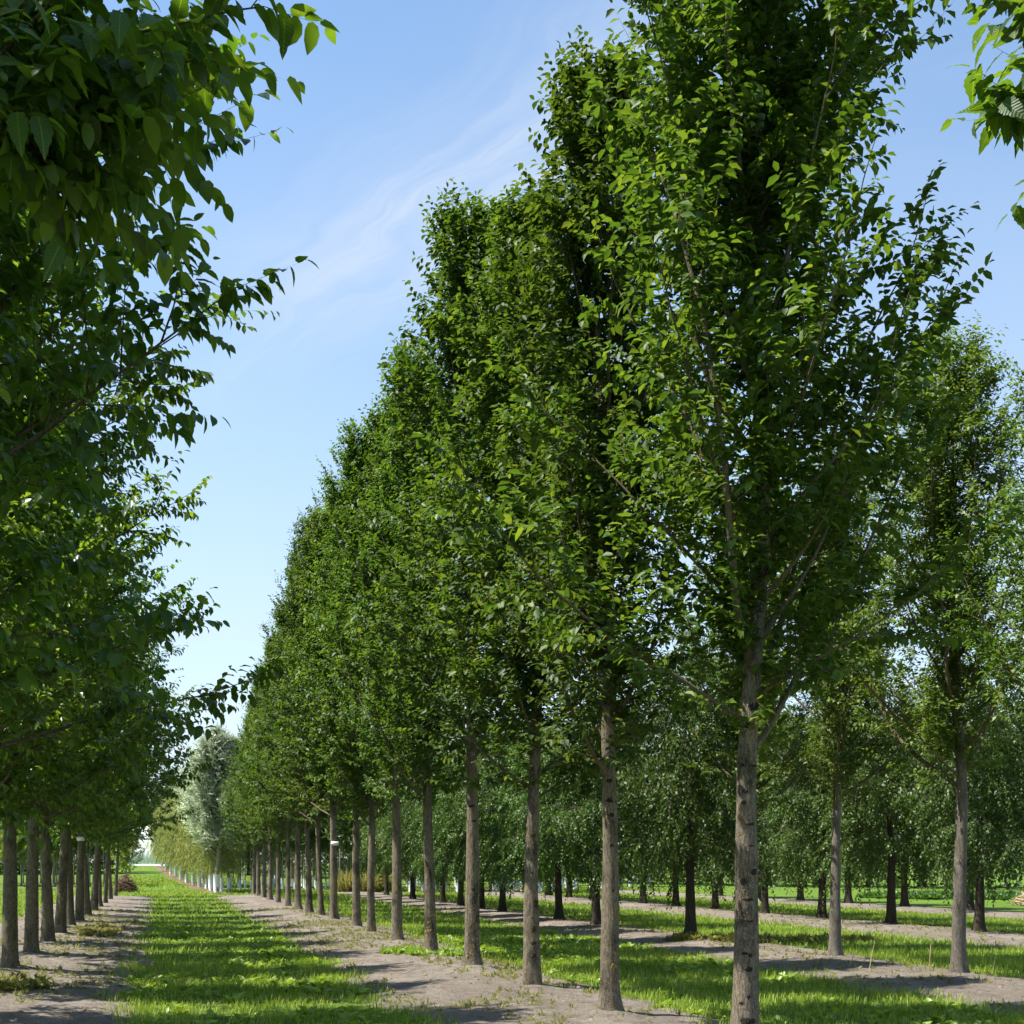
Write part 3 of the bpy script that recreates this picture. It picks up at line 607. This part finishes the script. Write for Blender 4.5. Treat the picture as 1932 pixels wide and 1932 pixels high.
rl = [[(0, 0, 2.8), at(2500, 420, 4.7), at(2330, 270, 4.6), at(2190, 190, 4.5), at(2090, 130, 4.5)],
      [(0, 0, 3.1), at(2500, 250, 4.7), at(2350, 100, 4.7), at(2280, 20, 4.7), at(2230, -40, 4.7)],
      [(0, 0, 2.7), at(2480, 480, 4.4), at(2330, 370, 4.3), at(2240, 290, 4.2), at(2170, 250, 4.2)]]
tn = gen_tree(303, extra=[refine(l) for l in rl], H=9.5, clear=3.2, rx=1.85, ry=1.8, nl=34, leaf=.098, sh_d=.085, nleaf=9, r0=.11)
near_tree(tn, x, y, 'nearest elm, large sunlit leaves reaching in at the upper right corner', 'upright elms of the right-hand row', B_elm, B_twig, L_elm)

# ------------------------------------------------------------------ second row: pale stems with small leaves, then weeping trees
greyT = [set_mats(finish(gen_tree(400+i, H=8.6, clear=2.55, rx=2.2, ry=2.0, pf=P_front, klim=(.6, 1.12), nl=46, a_low=70, a_top=18, sh_d=.08, nleaf=10, leaf=.074, start=.05, spur=.06, r0=.092, tmpl=(LEAF4, LEAF4_F), merge=True, droop=.5)), B_pale, B_twig, L_grey) for i in range(2)]
ROW2 = 10.8
for i, (ix, s, lab) in enumerate(((2125, 1.0, 'small-leaved tree whose crown edge shows at the right picture edge'), (1808, 1.0, 'pale straight-stemmed tree at right, bark flecked with white lichen'),
                                   (1575, .95, 'grey straight-stemmed tree just right of the scarred front elm trunk'), (1412, .95, 'small-leaved tree hidden behind the scarred front elm trunk'))):
    Z = ROW2*FW*1932/(ix-305); x, y = row2w(ROW2, Z)
    plant('small_leaved_tree', greyT[i % 2], x, y, lab, 'pale-stemmed trees of the second row', rotz=i*1.9, scale=s)
weepT = [set_mats(finish(gen_tree(500+i, H=6.2, clear=1.7, rx=1.6, ry=1.5, pf=P_weep, nl=34, a_low=78, a_top=40, bend=.02, sec_d=.16, sec_len=(.6, 1.5), sec_up=-.75, sh_d=.10, sh_len=(.2, .4),
        nleaf=8, leaf=.086, droop=.55, r0=.105, max_len=2.6, hang=.55, tmpl=(LEAF4, LEAF4_F), merge=True, sag=.9, curl=-.25, start=.12)), B_dark, B_dtwig, L_weep) for i in range(2)]
wk = 0
def weep(Xp, Z, lab, s=1.0, group='weeping dark-trunked trees'):
    global wk
    x, y = row2w(Xp, Z); wk += 1
    return plant('weeping_tree', weepT[wk % 2], x, y, lab, group, rotz=wk*2.3, scale=(s, s, s*(1+.06*math.sin(wk*1.7))))
W2 = [27.2, 33.1, 36.2, 39.0, 42.2, 45.0, 48.1, 51.2, 54.3, 57.3, 60.5, 64.0]
for i, Z in enumerate(W2):
    weep(ROW2, Z, ['weeping tree with bare black trunk on a dark earth patch, nearest of the weeping trees', 'second nearest weeping tree, in the second row behind the elms'][i] if i < 2 else
         'weeping dark-trunked tree, %s from the front in the second row behind the elms' % ORD[i])
for i, Z in enumerate([29.8, 33.4, 36.9, 40.4, 44.0, 47.4, 50.6, 53.6, 56.6, 59.8, 63.0]):
    weep(18.3, Z, 'weeping tree beyond the second row, %s from the front of the third row' % ORD[i], 1.05)
for i, Z in enumerate([39.0, 42.8, 46.6, 50.4, 54.2, 58.0, 62]):
    weep(26, Z, 'weeping tree far back on the right, %s from the front of the fourth row' % ORD[i], 1.1)

# ------------------------------------------------------------------ willows at the end of the avenue
yelT = [set_mats(finish(gen_tree(600+i, H=6.6, clear=1.5, rx=1.7, ry=1.7, pf=P_weep, nl=26, a_low=60, a_top=15, bend=.04, sec_d=.15, sec_len=(.6, 1.5), sec_up=-.8, sh_d=.09, sh_len=(.25, .5), nleaf=7, leaf=.11, droop=.8,
        r0=.06, hang=.9, tmpl=(LEAFN*np.array([1.7, 1, 1]), LEAF4_F), merge=True, sag=.9, curl=-.3, max_len=2.4)), B_pole, B_dtwig, L_yell) for i in range(1)]
silT = [set_mats(finish(gen_tree(620+i, H=8.4, clear=2.0, rx=1.6, ry=1.6, pf=P_col, nl=50, a_low=48, a_top=12, bend=.10, sec_d=.2, sec_up=.5, sh_d=.11, sh_len=(.2, .4), nleaf=8, leaf=.17, droop=.1, start=.05, spur=.06,
        r0=.09, tmpl=(LEAFN*np.array([1.6, 1, 1]), LEAF4_F), merge=True, fwd=.9, side_w=.5)), B_pole, B_dtwig, L_silv) for i in range(1)]
def guard_mesh(r, h):
    n = 12; zz = np.array([0.02, .12, h*.5, h-.03, h]); V, F = tube(np.stack([0*zz, 0*zz, zz], 1), np.array([r*1.12, r, r*1.03, r*.98, r*1.06]), n, rough=.06, rng=rs)
    return mesh_np('trunk_guard', V, F, smooth=True)
G_small = guard_mesh(.075, .55); G_small.materials.append(M_guard)
G_tall = guard_mesh(.11, 1.0); G_tall.materials.append(M_guard)
for i, (ix, Z, s) in enumerate(((418, 73, .72), (404, 77, .85), (390, 81, .95), (376, 87, 1.0), (364, 94, 1.04), (352, 103, 1.06), (341, 114, 1.08), (331, 126, 1.1), (322, 140, 1.1), (313, 157, 1.1), (305, 178, 1.1))):
    x, y = i2w(ix, Z); o = plant('yellow_willow', yelT[0], x, y, 'golden-yellow weeping willow with white trunk guard, %s along the avenue end' % ORD[i], 'yellow willows at the avenue end', rotz=i*2.1, scale=s*1.1)
    obj('trunk_guard', G_tall, None, o)
for i, (ix, Z, s, lab) in enumerate(((408, 71, 1.0, 'tall silvery-grey willow at the end of the avenue'), (398, 75, .95, 'silvery willow half hidden behind the tallest silver one'), (432, 76, .78, 'small silvery willow beside the far end of the elm row'), (383, 90, .92, 'silvery willow behind the yellow willows'))):
    x, y = i2w(ix, Z); o = plant('silver_willow', silT[0], x, y, lab, 'silver willows at the avenue end', rotz=i*1.7+.4, scale=(s*1.4, s*1.4, s))
    obj('trunk_guard', G_tall, None, o)

# ------------------------------------------------------------------ young nursery trees
yngT = [set_mats(finish(gen_tree(700+i, H=5.6, clear=2.1, rx=1.0, ry=1.0, pf=P_oval, nl=18, a_low=55, a_top=18, sh_d=.13, sec_d=.2, nleaf=6, leaf=.12, r0=.045, tmpl=(LEAF4, LEAF4_F), merge=True, trunk_seg=8)), B_pole, B_dtwig, L_young) for i in range(2)]
limeT = set_mats(finish(gen_tree(720, H=3.6, clear=1.15, rx=1.3, ry=1.3, pf=P_oval, nl=20, a_low=70, a_top=20, sh_d=.09, nleaf=7, leaf=.10, r0=.06, tmpl=(LEAF4, LEAF4_F), merge=True)), B_pole, B_dtwig, L_lime)
r7 = np.random.RandomState(7); k = 0
def young(x, y, lab, grp, guard, s):
    global k
    k += 1; o = plant('nursery_sapling', yngT[k % 2], x, y, lab, grp, rotz=k*1.3, scale=s, lean=(r7.normal(0, .012), r7.normal(0, .012)))
    if guard: obj('trunk_guard', G_small, None, o)
for row, (Z0, x0, x1, n) in enumerate(((78, 640, 1030, 18), (82, 445, 1060, 30), (87, 440, 1100, 30), (93, 430, 1150, 32), (101, 425, 1240, 30))):
    for j in range(n):
        ix = x0+(x1-x0)*(j+.5*r7.rand())/n; Z = Z0+r7.normal(0, .5)
        x, y = i2w(ix, Z-(ix-440)*.012); young(x, y, 'slim guarded sapling behind the elm row, %s line of its block' % ('front' if row == 0 else ORD[row]), 'guarded saplings behind the elm row', True, r7.uniform(.95, 1.2))
for row, (Z0, n) in enumerate(((90, 16), (95, 16), (101, 16))):
    for j in range(n):
        ix = -40+250*(j+.5*r7.rand())/n; x, y = i2w(ix, Z0+r7.normal(0, .4))
        young(x, y, 'slim pale-stemmed sapling beyond the left-hand row, %s line' % ('front' if row == 0 else ORD[row]), 'saplings beyond the left-hand row', False, r7.uniform(.95, 1.15))
for ix, Z, s, lab in ((238, 76, .9, 'yellow-green bushy maple at the far end of the left-hand row'), (20, 82, 1.15, 'yellow-green bushy maple at the left picture edge'), (100, 98, 1.1, 'yellow-green maple glimpsed between the left-hand trunks')):
    x, y = i2w(ix, Z); plant('bushy_maple', limeT, x, y, lab, 'yellow-green maples', rotz=ix, scale=s)

# ------------------------------------------------------------------ far trees and greenhouse
farT = [set_mats(finish(gen_tree(800+i, H=12, clear=.9, rx=4.6, ry=4.4, pf=P_broad, nl=40, a_low=80, a_top=20, sec_d=.45, sec_len=(.8, 1.8), sh_d=.2, sh_len=(.4, .8), nleaf=6, leaf=.34, r0=.28, tmpl=(LEAF4, LEAF4_F), merge=True, max_len=7, trunk_seg=10)), B_dark, B_dtwig, L_far) for i in range(2)]
q = 0
for ix, Z, s in ((322, 235, 1.25), (345, 228, 1.1), (300, 245, 1.0), (255, 236, 1.1), (205, 150, .9), (150, 142, .9), (95, 146, .95), (40, 140, .95), (-20, 138, .95), (375, 200, 1.0), (420, 160, .9), (470, 135, .85), (530, 128, .85), (595, 124, .85), (660, 122, .85),
                 (730, 120, .85), (800, 118, .85), (875, 116, .85), (950, 114, .85), (1030, 112, .85), (1110, 108, .85), (1190, 104, .85), (1275, 100, .85), (1360, 97, .85), (1450, 94, .85), (1545, 92, .85), (1640, 90, .85), (1740, 88, .85), (1840, 86, .85), (1945, 84, .85)):
    x, y = i2w(ix, Z); q += 1
    plant('background_tree', farT[q % 2], x, y, 'dark rounded tree of the far wood, '+('behind the greenhouse at the avenue end' if Z > 190 else 'beyond the left-hand row' if ix < 300 else 'behind the guarded saplings' if ix < 1000 else 'behind the weeping trees at right'), 'trees of the far wood', rotz=q*1.1, scale=s*(1+.12*math.sin(q*2.3)))
def hedge(pts, h, th, n, label):
    pts = refine([(a, b, 0) for a, b in pts], 40); t = rs.rand(n)*39; P = np.stack([np.interp(t, range(40), pts[:, j]) for j in range(3)], 1)
    top = h*(.75+.5*vnoise(t*1.9, t*0+3)); P[:, :2] += rs.normal(0, th*.4, (n, 2)); zz = top*rs.rand(n)**.85
    P[:, 2] = base_h(P[:, 0], P[:, 1])+zz
    yd = nrm(rs.normal(0, 1, (n, 3))); xd = nrm(np.cross(yd, rs.normal(0, 1, (n, 3)))); zd = np.cross(xd, yd)
    v, f, r = bake_leaves((P, xd, yd, zd, rs.uniform(.2, .42, n)), LEAF4*np.array([1.3, 1, 1]), LEAF4_F, rs)
    obj('hedge', mesh_np('hedge', v, f, attrs={'rnd': r}), L_far, label=label, category='hedge')
hedge([i2w(-70, 134), i2w(60, 134), i2w(215, 140)], 3.2, 1.5, 6000, 'dark hedge behind the saplings beyond the left-hand row')
hedge([i2w(415, 150), i2w(560, 122), i2w(800, 113), i2w(1110, 104), i2w(1500, 89), i2w(1960, 80)], 3.4, 1.6, 15000, 'dark hedge closing the nursery behind the sapling block and weeping trees')
# greenhouse: gable end facing the avenue, its panels and ribs
gxc, gyc = i2w(272, 212); gzc = gz(gxc, gyc)
gh = thing('greenhouse', (gxc, gyc, gzc), 'white ribbed greenhouse seen at the end of the avenue', 'greenhouse', rot=(0, 0, -.95))
def box(name, x0, x1, y0, y1, z0, z1, mat, parent):
    V = [(a, b, c) for c in (z0, z1) for b in (y0, y1) for a in (x0, x1)]
    return obj(name, mesh_np(name, V, np.array([[0, 2, 3, 1], [4, 5, 7, 6], [0, 1, 5, 4], [2, 6, 7, 3], [0, 4, 6, 2], [1, 3, 7, 5]])), mat, parent)
for j in range(14):
    x0 = -7+j; box('wall_panel', x0+.05, x0+.95, 0, .08, .15, 4.2, M_glass, gh); box('rib', x0-.05, x0+.05, -.07, .1, 0, 4.25, M_frame, gh)
box('rib', 6.95, 7.05, -.07, .1, 0, 4.25, M_frame, gh); box('base_wall', -7.05, 7.05, -.05, .12, -.6, .14, M_frame, gh); box('eave_beam', -7.1, 7.1, -.12, .12, 4.26, 4.5, M_frame, gh)
for x0, x1 in ((-7, 0), (0, 7)):
    m = (x0+x1)/2; V = [(x0, 0, 4.5), (x1, 0, 4.5), (m, 0, 6.3), (x0, 26, 4.5), (x1, 26, 4.5), (m, 26, 6.3)]
    obj('gable', mesh_np('gable', V[:3]+[(a, b+.08, c) for a, b, c in V[:3]], [np.array([[0, 1, 2], [5, 4, 3]]), np.array([[0, 3, 4, 1], [1, 4, 5, 2], [2, 5, 3, 0]])]), M_glass, gh)
    for s, e in ((x0, m), (x1, m)):
        P = np.array([(s, 0.1, 4.5), (e, 0.1, 6.3), (e, 26, 6.3), (s, 26, 4.5)]); P2 = P+np.array([0, 0, .07])
        obj('roof', mesh_np('roof', np.concatenate([P, P2]), np.array([[0, 1, 2, 3], [7, 6, 5, 4], [0, 4, 5, 1], [1, 5, 6, 2], [2, 6, 7, 3], [3, 7, 4, 0]])), M_glass, gh)
for s in (-7, 7): box('side_wall', s-.04, s+.04, .13, 26, 0, 4.4, M_glass, gh)

# ------------------------------------------------------------------ grass
def on_soil(x, y): return strip_h(x, y) > .012
BL = np.array([[-.5, 0, 0], [.5, 0, 0], [.32, .35, .62], [-.32, .35, .62], [0, 1, 1]])
def blades(X, Y, hgt, wid, rng, lean=.55):
    n = len(X); a = rng.rand(n)*6.283; ca, sa = np.cos(a), np.sin(a); h = hgt*rng.uniform(.5, 1.35, n); w = wid*rng.uniform(.7, 1.3, n); l = h*lean*rng.uniform(.2, 1.5, n)
    lx = BL[None, :, 0]*w[:, None]; ly = BL[None, :, 1]*l[:, None]; lz = BL[None, :, 2]*h[:, None]
    V = np.stack([X[:, None]+lx*ca[:, None]-ly*sa[:, None], Y[:, None]+lx*sa[:, None]+ly*ca[:, None], ground_h(X, Y)[:, None]-.005+lz], -1)
    b = np.arange(n)*5; return V.reshape(-1, 3), np.stack([b, b+1, b+2, b+3], 1), np.stack([b+3, b+2, b+4], 1)
def scatter_grass(areas, rng):
    Vs, Q, T, R, n0 = [], [], [], [], 0
    for (xa, xb, ya, yb, dens, h, w) in areas:
        n = int((xb-xa)*(yb-ya)*dens); X = rng.uniform(xa, xb, n); Y = rng.uniform(ya, yb, n)
        Z = X*math.sin(TH)+Y*math.cos(TH); u = .5+FW*(X*math.cos(TH)-Y*math.sin(TH))/np.maximum(Z, .1)
        clump = fbm(X*2.6, Y*2.6); s = strip_h(X, Y)
        ok = (Z > 9) & (u > -.08) & (u < 1.08) & ((s < .004) | ((s < .03) & (rng.rand(n) < .35))) & (rng.rand(n) < .35+1.3*clump) & (rng.rand(n) > (sstep(68, 90, Y) if ya == 66 else sstep(100, 150, Y) if ya == 90 else 0*Y))
        trk = np.maximum(np.exp(-((X-.45+.15*np.sin(Y*.3))/.22)**2), np.exp(-((X-1.85+.15*np.sin(Y*.3+1))/.22)**2))*(fbm(X*.6, Y*.4+9) > .42)
        ok &= rng.rand(n) > .5*trk; X, Y, clump, trk = X[ok], Y[ok], clump[ok], trk[ok]; v, q4, t3 = blades(X, Y, h*(.55+.9*clump)*(1-.45*trk), w, rng)
        Vs.append(v); Q.append(q4+n0); T.append(t3+n0); n0 += len(v)
        R.append(np.repeat(np.clip(.1+.65*fbm(X*.9+31, Y*.9)+.25*trk+rng.normal(0, .2, len(X)), 0, 1), 5))
    return mesh_np('grass', np.concatenate(Vs), [np.concatenate(Q), np.concatenate(T)], attrs={'rnd': np.concatenate(R)})
rg = np.random.RandomState(5); ar = []
for xa, xb in ((-.9, 3.1), (5.0, 9.3), (11, 16.2), (-10, -3.8), (18.5, 24)):
    ar += [(xa, xb, 8, 22, 520, .085, .011), (xa, xb, 22, 38, 190, .085, .017), (xa, xb, 38, 70, 60, .09, .03)]
ar += [(-14, 30, 66, 90, 24, .10, .05), (-5, 8, 90, 150, 12, .13, .08)]
obj('grass', scatter_grass(ar, rg), L_grass, kind='stuff', label='bright green mown grass between the tree rows', category='grass')
# ------------------------------------------------------------------ broad-leaved weeds in the turf, weeds on the bare earth
def rosettes(X, Y, size, rng, tmpl=LEAF7, nl=8, up=(.25, 1.0)):
    n = len(X); s = np.repeat(np.arange(n), nl); a = rng.rand(n*nl)*6.283; e = rng.uniform(*up, n*nl)
    yd = np.stack([np.cos(a)*np.cos(e), np.sin(a)*np.cos(e), np.sin(e)], 1); xd = nrm(np.cross(yd, [0, 0, 1.0])+rng.normal(0, .2, (n*nl, 3))); zd = np.cross(xd, yd)
    pos = np.stack([X[s], Y[s], ground_h(X[s], Y[s])], 1)+rng.normal(0, .015, (n*nl, 3))*np.array([1, 1, 0])
    return bake_leaves((pos, xd, yd, zd, np.asarray(size)[s]*rng.uniform(.5, 1.2, n*nl)), tmpl, LEAF7_F if len(tmpl) == 7 else LEAF4_F, rng)
def pick(n, xa, xb, ya, yb, cond, rng):
    X = rng.uniform(xa, xb, n); Y = rng.uniform(ya, yb, n); ok = cond(X, Y); return X[ok], Y[ok]
Xa, Ya = pick(1500, -.5, 2.9, 9, 36, lambda x, y: (strip_h(x, y) < 0) & (fbm(x*.8+5, y*.6) > .50), rg)
Xb, Yb = pick(1300, 5.2, 9.2, 9, 30, lambda x, y: (strip_h(x, y) < 0) & (fbm(x*.8+5, y*.6) > .48), rg)
Xc, Yc = np.concatenate([Xa, Xb]), np.concatenate([Ya, Yb])
v, f, r = rosettes(Xc, Yc, rg.uniform(.07, .15, len(Xc)), rg)
obj('broadleaf_weeds', mesh_np('broadleaf_weeds', v, f, attrs={'rnd': r}), L_dock, kind='stuff', label='dock and dandelion leaves growing through the grass', category='weeds')
def near_rows(x, y): 
    w = 0
    for c in (-2.1, 4.4, 10.4, 17.4): w = np.maximum(w, np.exp(-((x-c-.2)/.75)**2))
    return w
def soilweed(x, y): 
    s = strip_h(x, y); m = fbm(x*.9+13, y*.5+2); return (s > .02) & (m*1.15+.16*near_rows(x, y)+.14*(s < .045) > .64)
Xs, Ys = [], []
for xa, xb, n in ((-4.2, -.2, 4200), (2.4, 5.5, 4200), (8.7, 11.6, 2200), (15.5, 19, 1500)):
    a, b = pick(n, xa, xb, 9, 45, soilweed, rg); Xs.append(a); Ys.append(b)
for o_ in elms[:12]:
    m_ = rg.randint(8, 26); a_q = rg.rand(m_)*6.283; d_q = .16+.4*rg.rand(m_)**1.5; Xs.append(o_.location.x+np.cos(a_q)*d_q); Ys.append(o_.location.y+np.sin(a_q)*d_q*1.6)
for Z_ in LZ[3:12]:
    x, y = row2w(ROWL, Z_); m_ = rg.randint(6, 22); a_q = rg.rand(m_)*6.283; d_q = .16+.5*rg.rand(m_)**1.5; Xs.append(x+np.cos(a_q)*d_q); Ys.append(y+np.sin(a_q)*d_q*1.6)
Xs = np.concatenate(Xs); Ys = np.concatenate(Ys)
v, f, r = rosettes(Xs, Ys, rg.uniform(.03, .09, len(Xs)), rg, LEAFN*np.array([1.5, 1, 1]), 9, (.2, 1.35))
obj('low_weeds', mesh_np('low_weeds', v, f, attrs={'rnd': r}), L_weed, kind='stuff', label='sparse yellowish weeds on the bare earth strips', category='weeds')
def weed_patch(cx, cy, rx, ry, n, size, label, mat, narrow=False):
    a = rg.rand(n)*6.283; d = np.sqrt(rg.rand(n)); X = cx+np.cos(a)*d*rx; Y = cy+np.sin(a)*d*ry
    v, f, r = rosettes(X, Y, rg.uniform(.6, 1.2, n)*size*(.25 if narrow else 1), rg, nl=9, up=(.3, 1.3)); v2, f2, r2 = rosettes(X, Y, rg.uniform(.6, 1.2, n)*size*1.1, rg, LEAFN*np.array([.45 if narrow else 1.2, 1, 1]), 14, (.8, 1.55) if narrow else (.5, 1.5))
    obj('weed_patch', mesh_np('weed_patch', np.concatenate([v, v2]), [f, f2+len(v)], attrs={'rnd': np.concatenate([r, np.clip(r2+.3, 0, 1)])}), mat, kind='stuff', label=label, category='weeds')
x, y = i2w(800, 22.6); weed_patch(x, y, .75, .8, 130, .10, 'leafy green weeds at the foot of the fourth and fifth elm trunks', L_dock)
x, y = i2w(10, 16.4); weed_patch(x, y, .5, .9, 90, .12, 'yellowing weeds at the lower left picture edge', L_weed)
x, y = i2w(690, 73); weed_patch(x, y, 1.6, 1.2, 160, 1.0, 'tall rank weeds in front of the guarded saplings', L_weed, True)
x, y = i2w(1470, 27); weed_patch(x, y, 2.4, .9, 130, .16, 'dry weeds on the earth beside the nearest weeping tree', L_weed)
x, y = i2w(185, 30); weed_patch(x, y, .5, 2.5, 110, .10, 'green weeds between the left-hand trunks and the bare earth', L_weed)
x, y = i2w(1890, 62); weed_patch(x, y, 7, 4, 900, .3, 'blue-green leafy crop at the far right edge', L_young)
# daisies and clods, stalks
n = 150; X, Y = pick(900, -.4, 9.2, 11, 34, lambda x, y: (strip_h(x, y) < 0) & (fbm(x*.7, y*.7) > .52), rg)
v, f, r = rosettes(X, Y, np.full(len(X), .016), rg, LEAF4, 6, (0, .3)); v[:, 2] += .07
obj('daisies', mesh_np('daisies', v, f), M_daisy, kind='stuff', label='tiny white daisies dotted in the grass', category='flowers')
def clod(rng):
    g = np.array([[math.cos(a)*math.cos(e), math.sin(a)*math.cos(e), math.sin(e)] for e in (-.5, .15, .8) for a in np.arange(7)*.8976]+[[0, 0, 1]])
    g *= (1+.35*(rng.rand(len(g), 1)-.5)); F = [[k*7+j, k*7+(j+1) % 7, (k+1)*7+(j+1) % 7, (k+1)*7+j] for k in (0, 1) for j in range(7)]; T = [[14+j, 14+(j+1) % 7, 21] for j in range(7)]
    return g, np.array(F), np.array(T)
cv, cf, ct, n0 = [], [], [], 0
for xa, xb, n in ((-4.1, -.3, 900), (2.5, 5.4, 900), (8.8, 11.5, 300)):
    X, Y = pick(n, xa, xb, 9, 34, lambda x, y: strip_h(x, y) > .02, rg)
    for a, b in zip(X, Y):
        g, F, T = clod(rg); s = .006+.032*rg.rand()**5; cv.append(g*np.array([s, s, s*.7])+np.array([a, b, gz(a, b)])); cf.append(F+n0); ct.append(T+n0); n0 += len(g)
obj('earth_crumbs', mesh_np('earth_crumbs', np.concatenate(cv), [np.concatenate(cf), np.concatenate(ct)], smooth=True), M_clod, kind='stuff', label='crumbs and pebbles on the bare earth', category='soil')
x, y = i2w(276, 20.6); g, F, T = clod(np.random.RandomState(4)); o = obj('clod', mesh_np('clod', g*np.array([.17, .13, .09]), [F, T], smooth=True), M_clod, label='brown clod of earth at the edge of the grass strip', category='clod'); o.location = (x, y, gz(x, y)+.03)
X, Y = pick(4200, -4.1, 11.4, 9, 34, lambda x, y: strip_h(x, y) > .02, rg); n = len(X); az = rg.rand(n)*6.283; el = rg.normal(0, .25, n)
yd = np.stack([np.cos(az)*np.cos(el), np.sin(az)*np.cos(el), np.sin(el)], 1); xd = nrm(np.cross(yd, np.array([0, 0, 1.0])+rg.normal(0, .35, (n, 3)))); zd = np.cross(xd, yd)
nar = rg.rand(n) < .6; pos = np.stack([X, Y, ground_h(X, Y)+.012], 1)
v1, f1, r1 = bake_leaves((pos[nar], xd[nar], yd[nar], zd[nar], rg.uniform(.05, .17, nar.sum())), LEAFN*np.array([.5, 1, .3]), LEAF4_F, rg); v2, f2, r2 = bake_leaves((pos[~nar], xd[~nar], yd[~nar], zd[~nar], rg.uniform(.025, .06, (~nar).sum())), LEAF4, LEAF4_F, rg)
L_lit = leaf_mat('dead_leaf', (0.10, 0.065, 0.035), (0.24, 0.175, 0.095), (0.42, 0.34, 0.21), (0.2, 0.14, 0.06), .15, .8, spec=.2)
obj('leaf_litter', mesh_np('leaf_litter', np.concatenate([v1, v2]), np.concatenate([f1, f2+len(v1)]), attrs={'rnd': np.concatenate([r1, r2])}), L_lit, kind='stuff', label='dead leaves and straw scattered on the bare earth', category='litter')
# plant labels tied to trunks
def tree_label(tree_xy, z, r, label):
    x, y = tree_xy; dx, dy = nrm(np.array([-x, -y])); a0 = math.atan2(dy, dx)
    o = thing('plant_label', (x, y, gz(x, y)+z), label, 'label', 'white plant labels')
    a = a0+np.linspace(-.85, .85, 9); ro, ri = r+.012, r+.006; V = []
    for rr in (ri, ro):
        for zq in (-.055, .055): V += [(rr*math.cos(t), rr*math.sin(t), zq) for t in a]
    F = []
    for j in range(8): F += [[j, j+1, 9+j+1, 9+j], [18+j, 27+j, 28+j, 19+j], [9+j, 10+j, 28+j, 27+j], [j, 18+j, 19+j, j+1]]
    obj('tag', mesh_np('tag', V, np.array(F)), M_label, o)
    V, F = tube(np.array([(0, 0, -.012), (0, 0, .012)]), np.array([r+.004, r+.004]), 16); obj('band', mesh_np('band', V, F), M_label, o)
Z = ROWR*FW*1932/(630-305); x, y = row2w(ROWR, Z); tree_label((x+.02, y), 2.05, .115, 'small white plant label tied round the ninth elm trunk of the right-hand row')
x, y = row2w(ROWL, LZ[8]); tree_label((x+.04, y), 2.15, .11, 'small white plant label on a trunk of the left-hand row')
# brushwood heap, straw mound, dry stalks
def heap(ix, Z, w, h, n, label, mat, name):
    x, y = i2w(ix, Z); z = gz(x, y); acc = Acc()
    for j in range(n):
        a = rg.rand()*6.28; d = w*math.sqrt(rg.rand())*.9; hh = h*(1-(d/w)**2)*rg.rand(); e = rg.uniform(-.5, .5); az = rg.rand()*6.28; l = w*rg.uniform(.4, .9)
        c = np.array([math.cos(a)*d, math.sin(a)*d, hh]); dv = np.array([math.cos(az)*math.cos(e), math.sin(az)*math.cos(e), math.sin(e)])*l*.5
        acc.add(*tube(np.array([c-dv, c+rg.normal(0, .04, 3), c+dv]), np.array([.02, .016, .006]), 4))
    o = obj(name, acc.mesh(name), mat, label=label, category='heap'); o.location = (x, y, z)
heap(236, 74, .65, 1.05, 420, 'heap of dry brown brushwood at the far end of the left-hand row', M_brush, 'brushwood_heap')
heap(1962, 50, .9, .6, 500, 'mound of orange-brown straw at the far right edge', M_straw, 'straw_mound')
for j, (ix, iy) in enumerate(((1640, 1840), (1752, 1845), (1600, 1830))):
    Z = CAM_H*FW*1932/(iy-1628); x, y = i2w(ix, Z); h = (.42, .62, .3)[j]; s = (.12, .10, .35)[j]
    V, F = tube(np.array([(0, 0, -.02), (s*.3, 0, h*.5), (s, .05, h)]), np.array([.006, .005, .002]), 5)
    o = obj('dry_stalk', mesh_np('dry_stalk', V, F), M_straw, label=('short', 'tallest', 'bent')[j]+' dry grass stalk standing on the earth between the two pale-stemmed trees', category='stalk'); o.location = (x, y, gz(x, y))
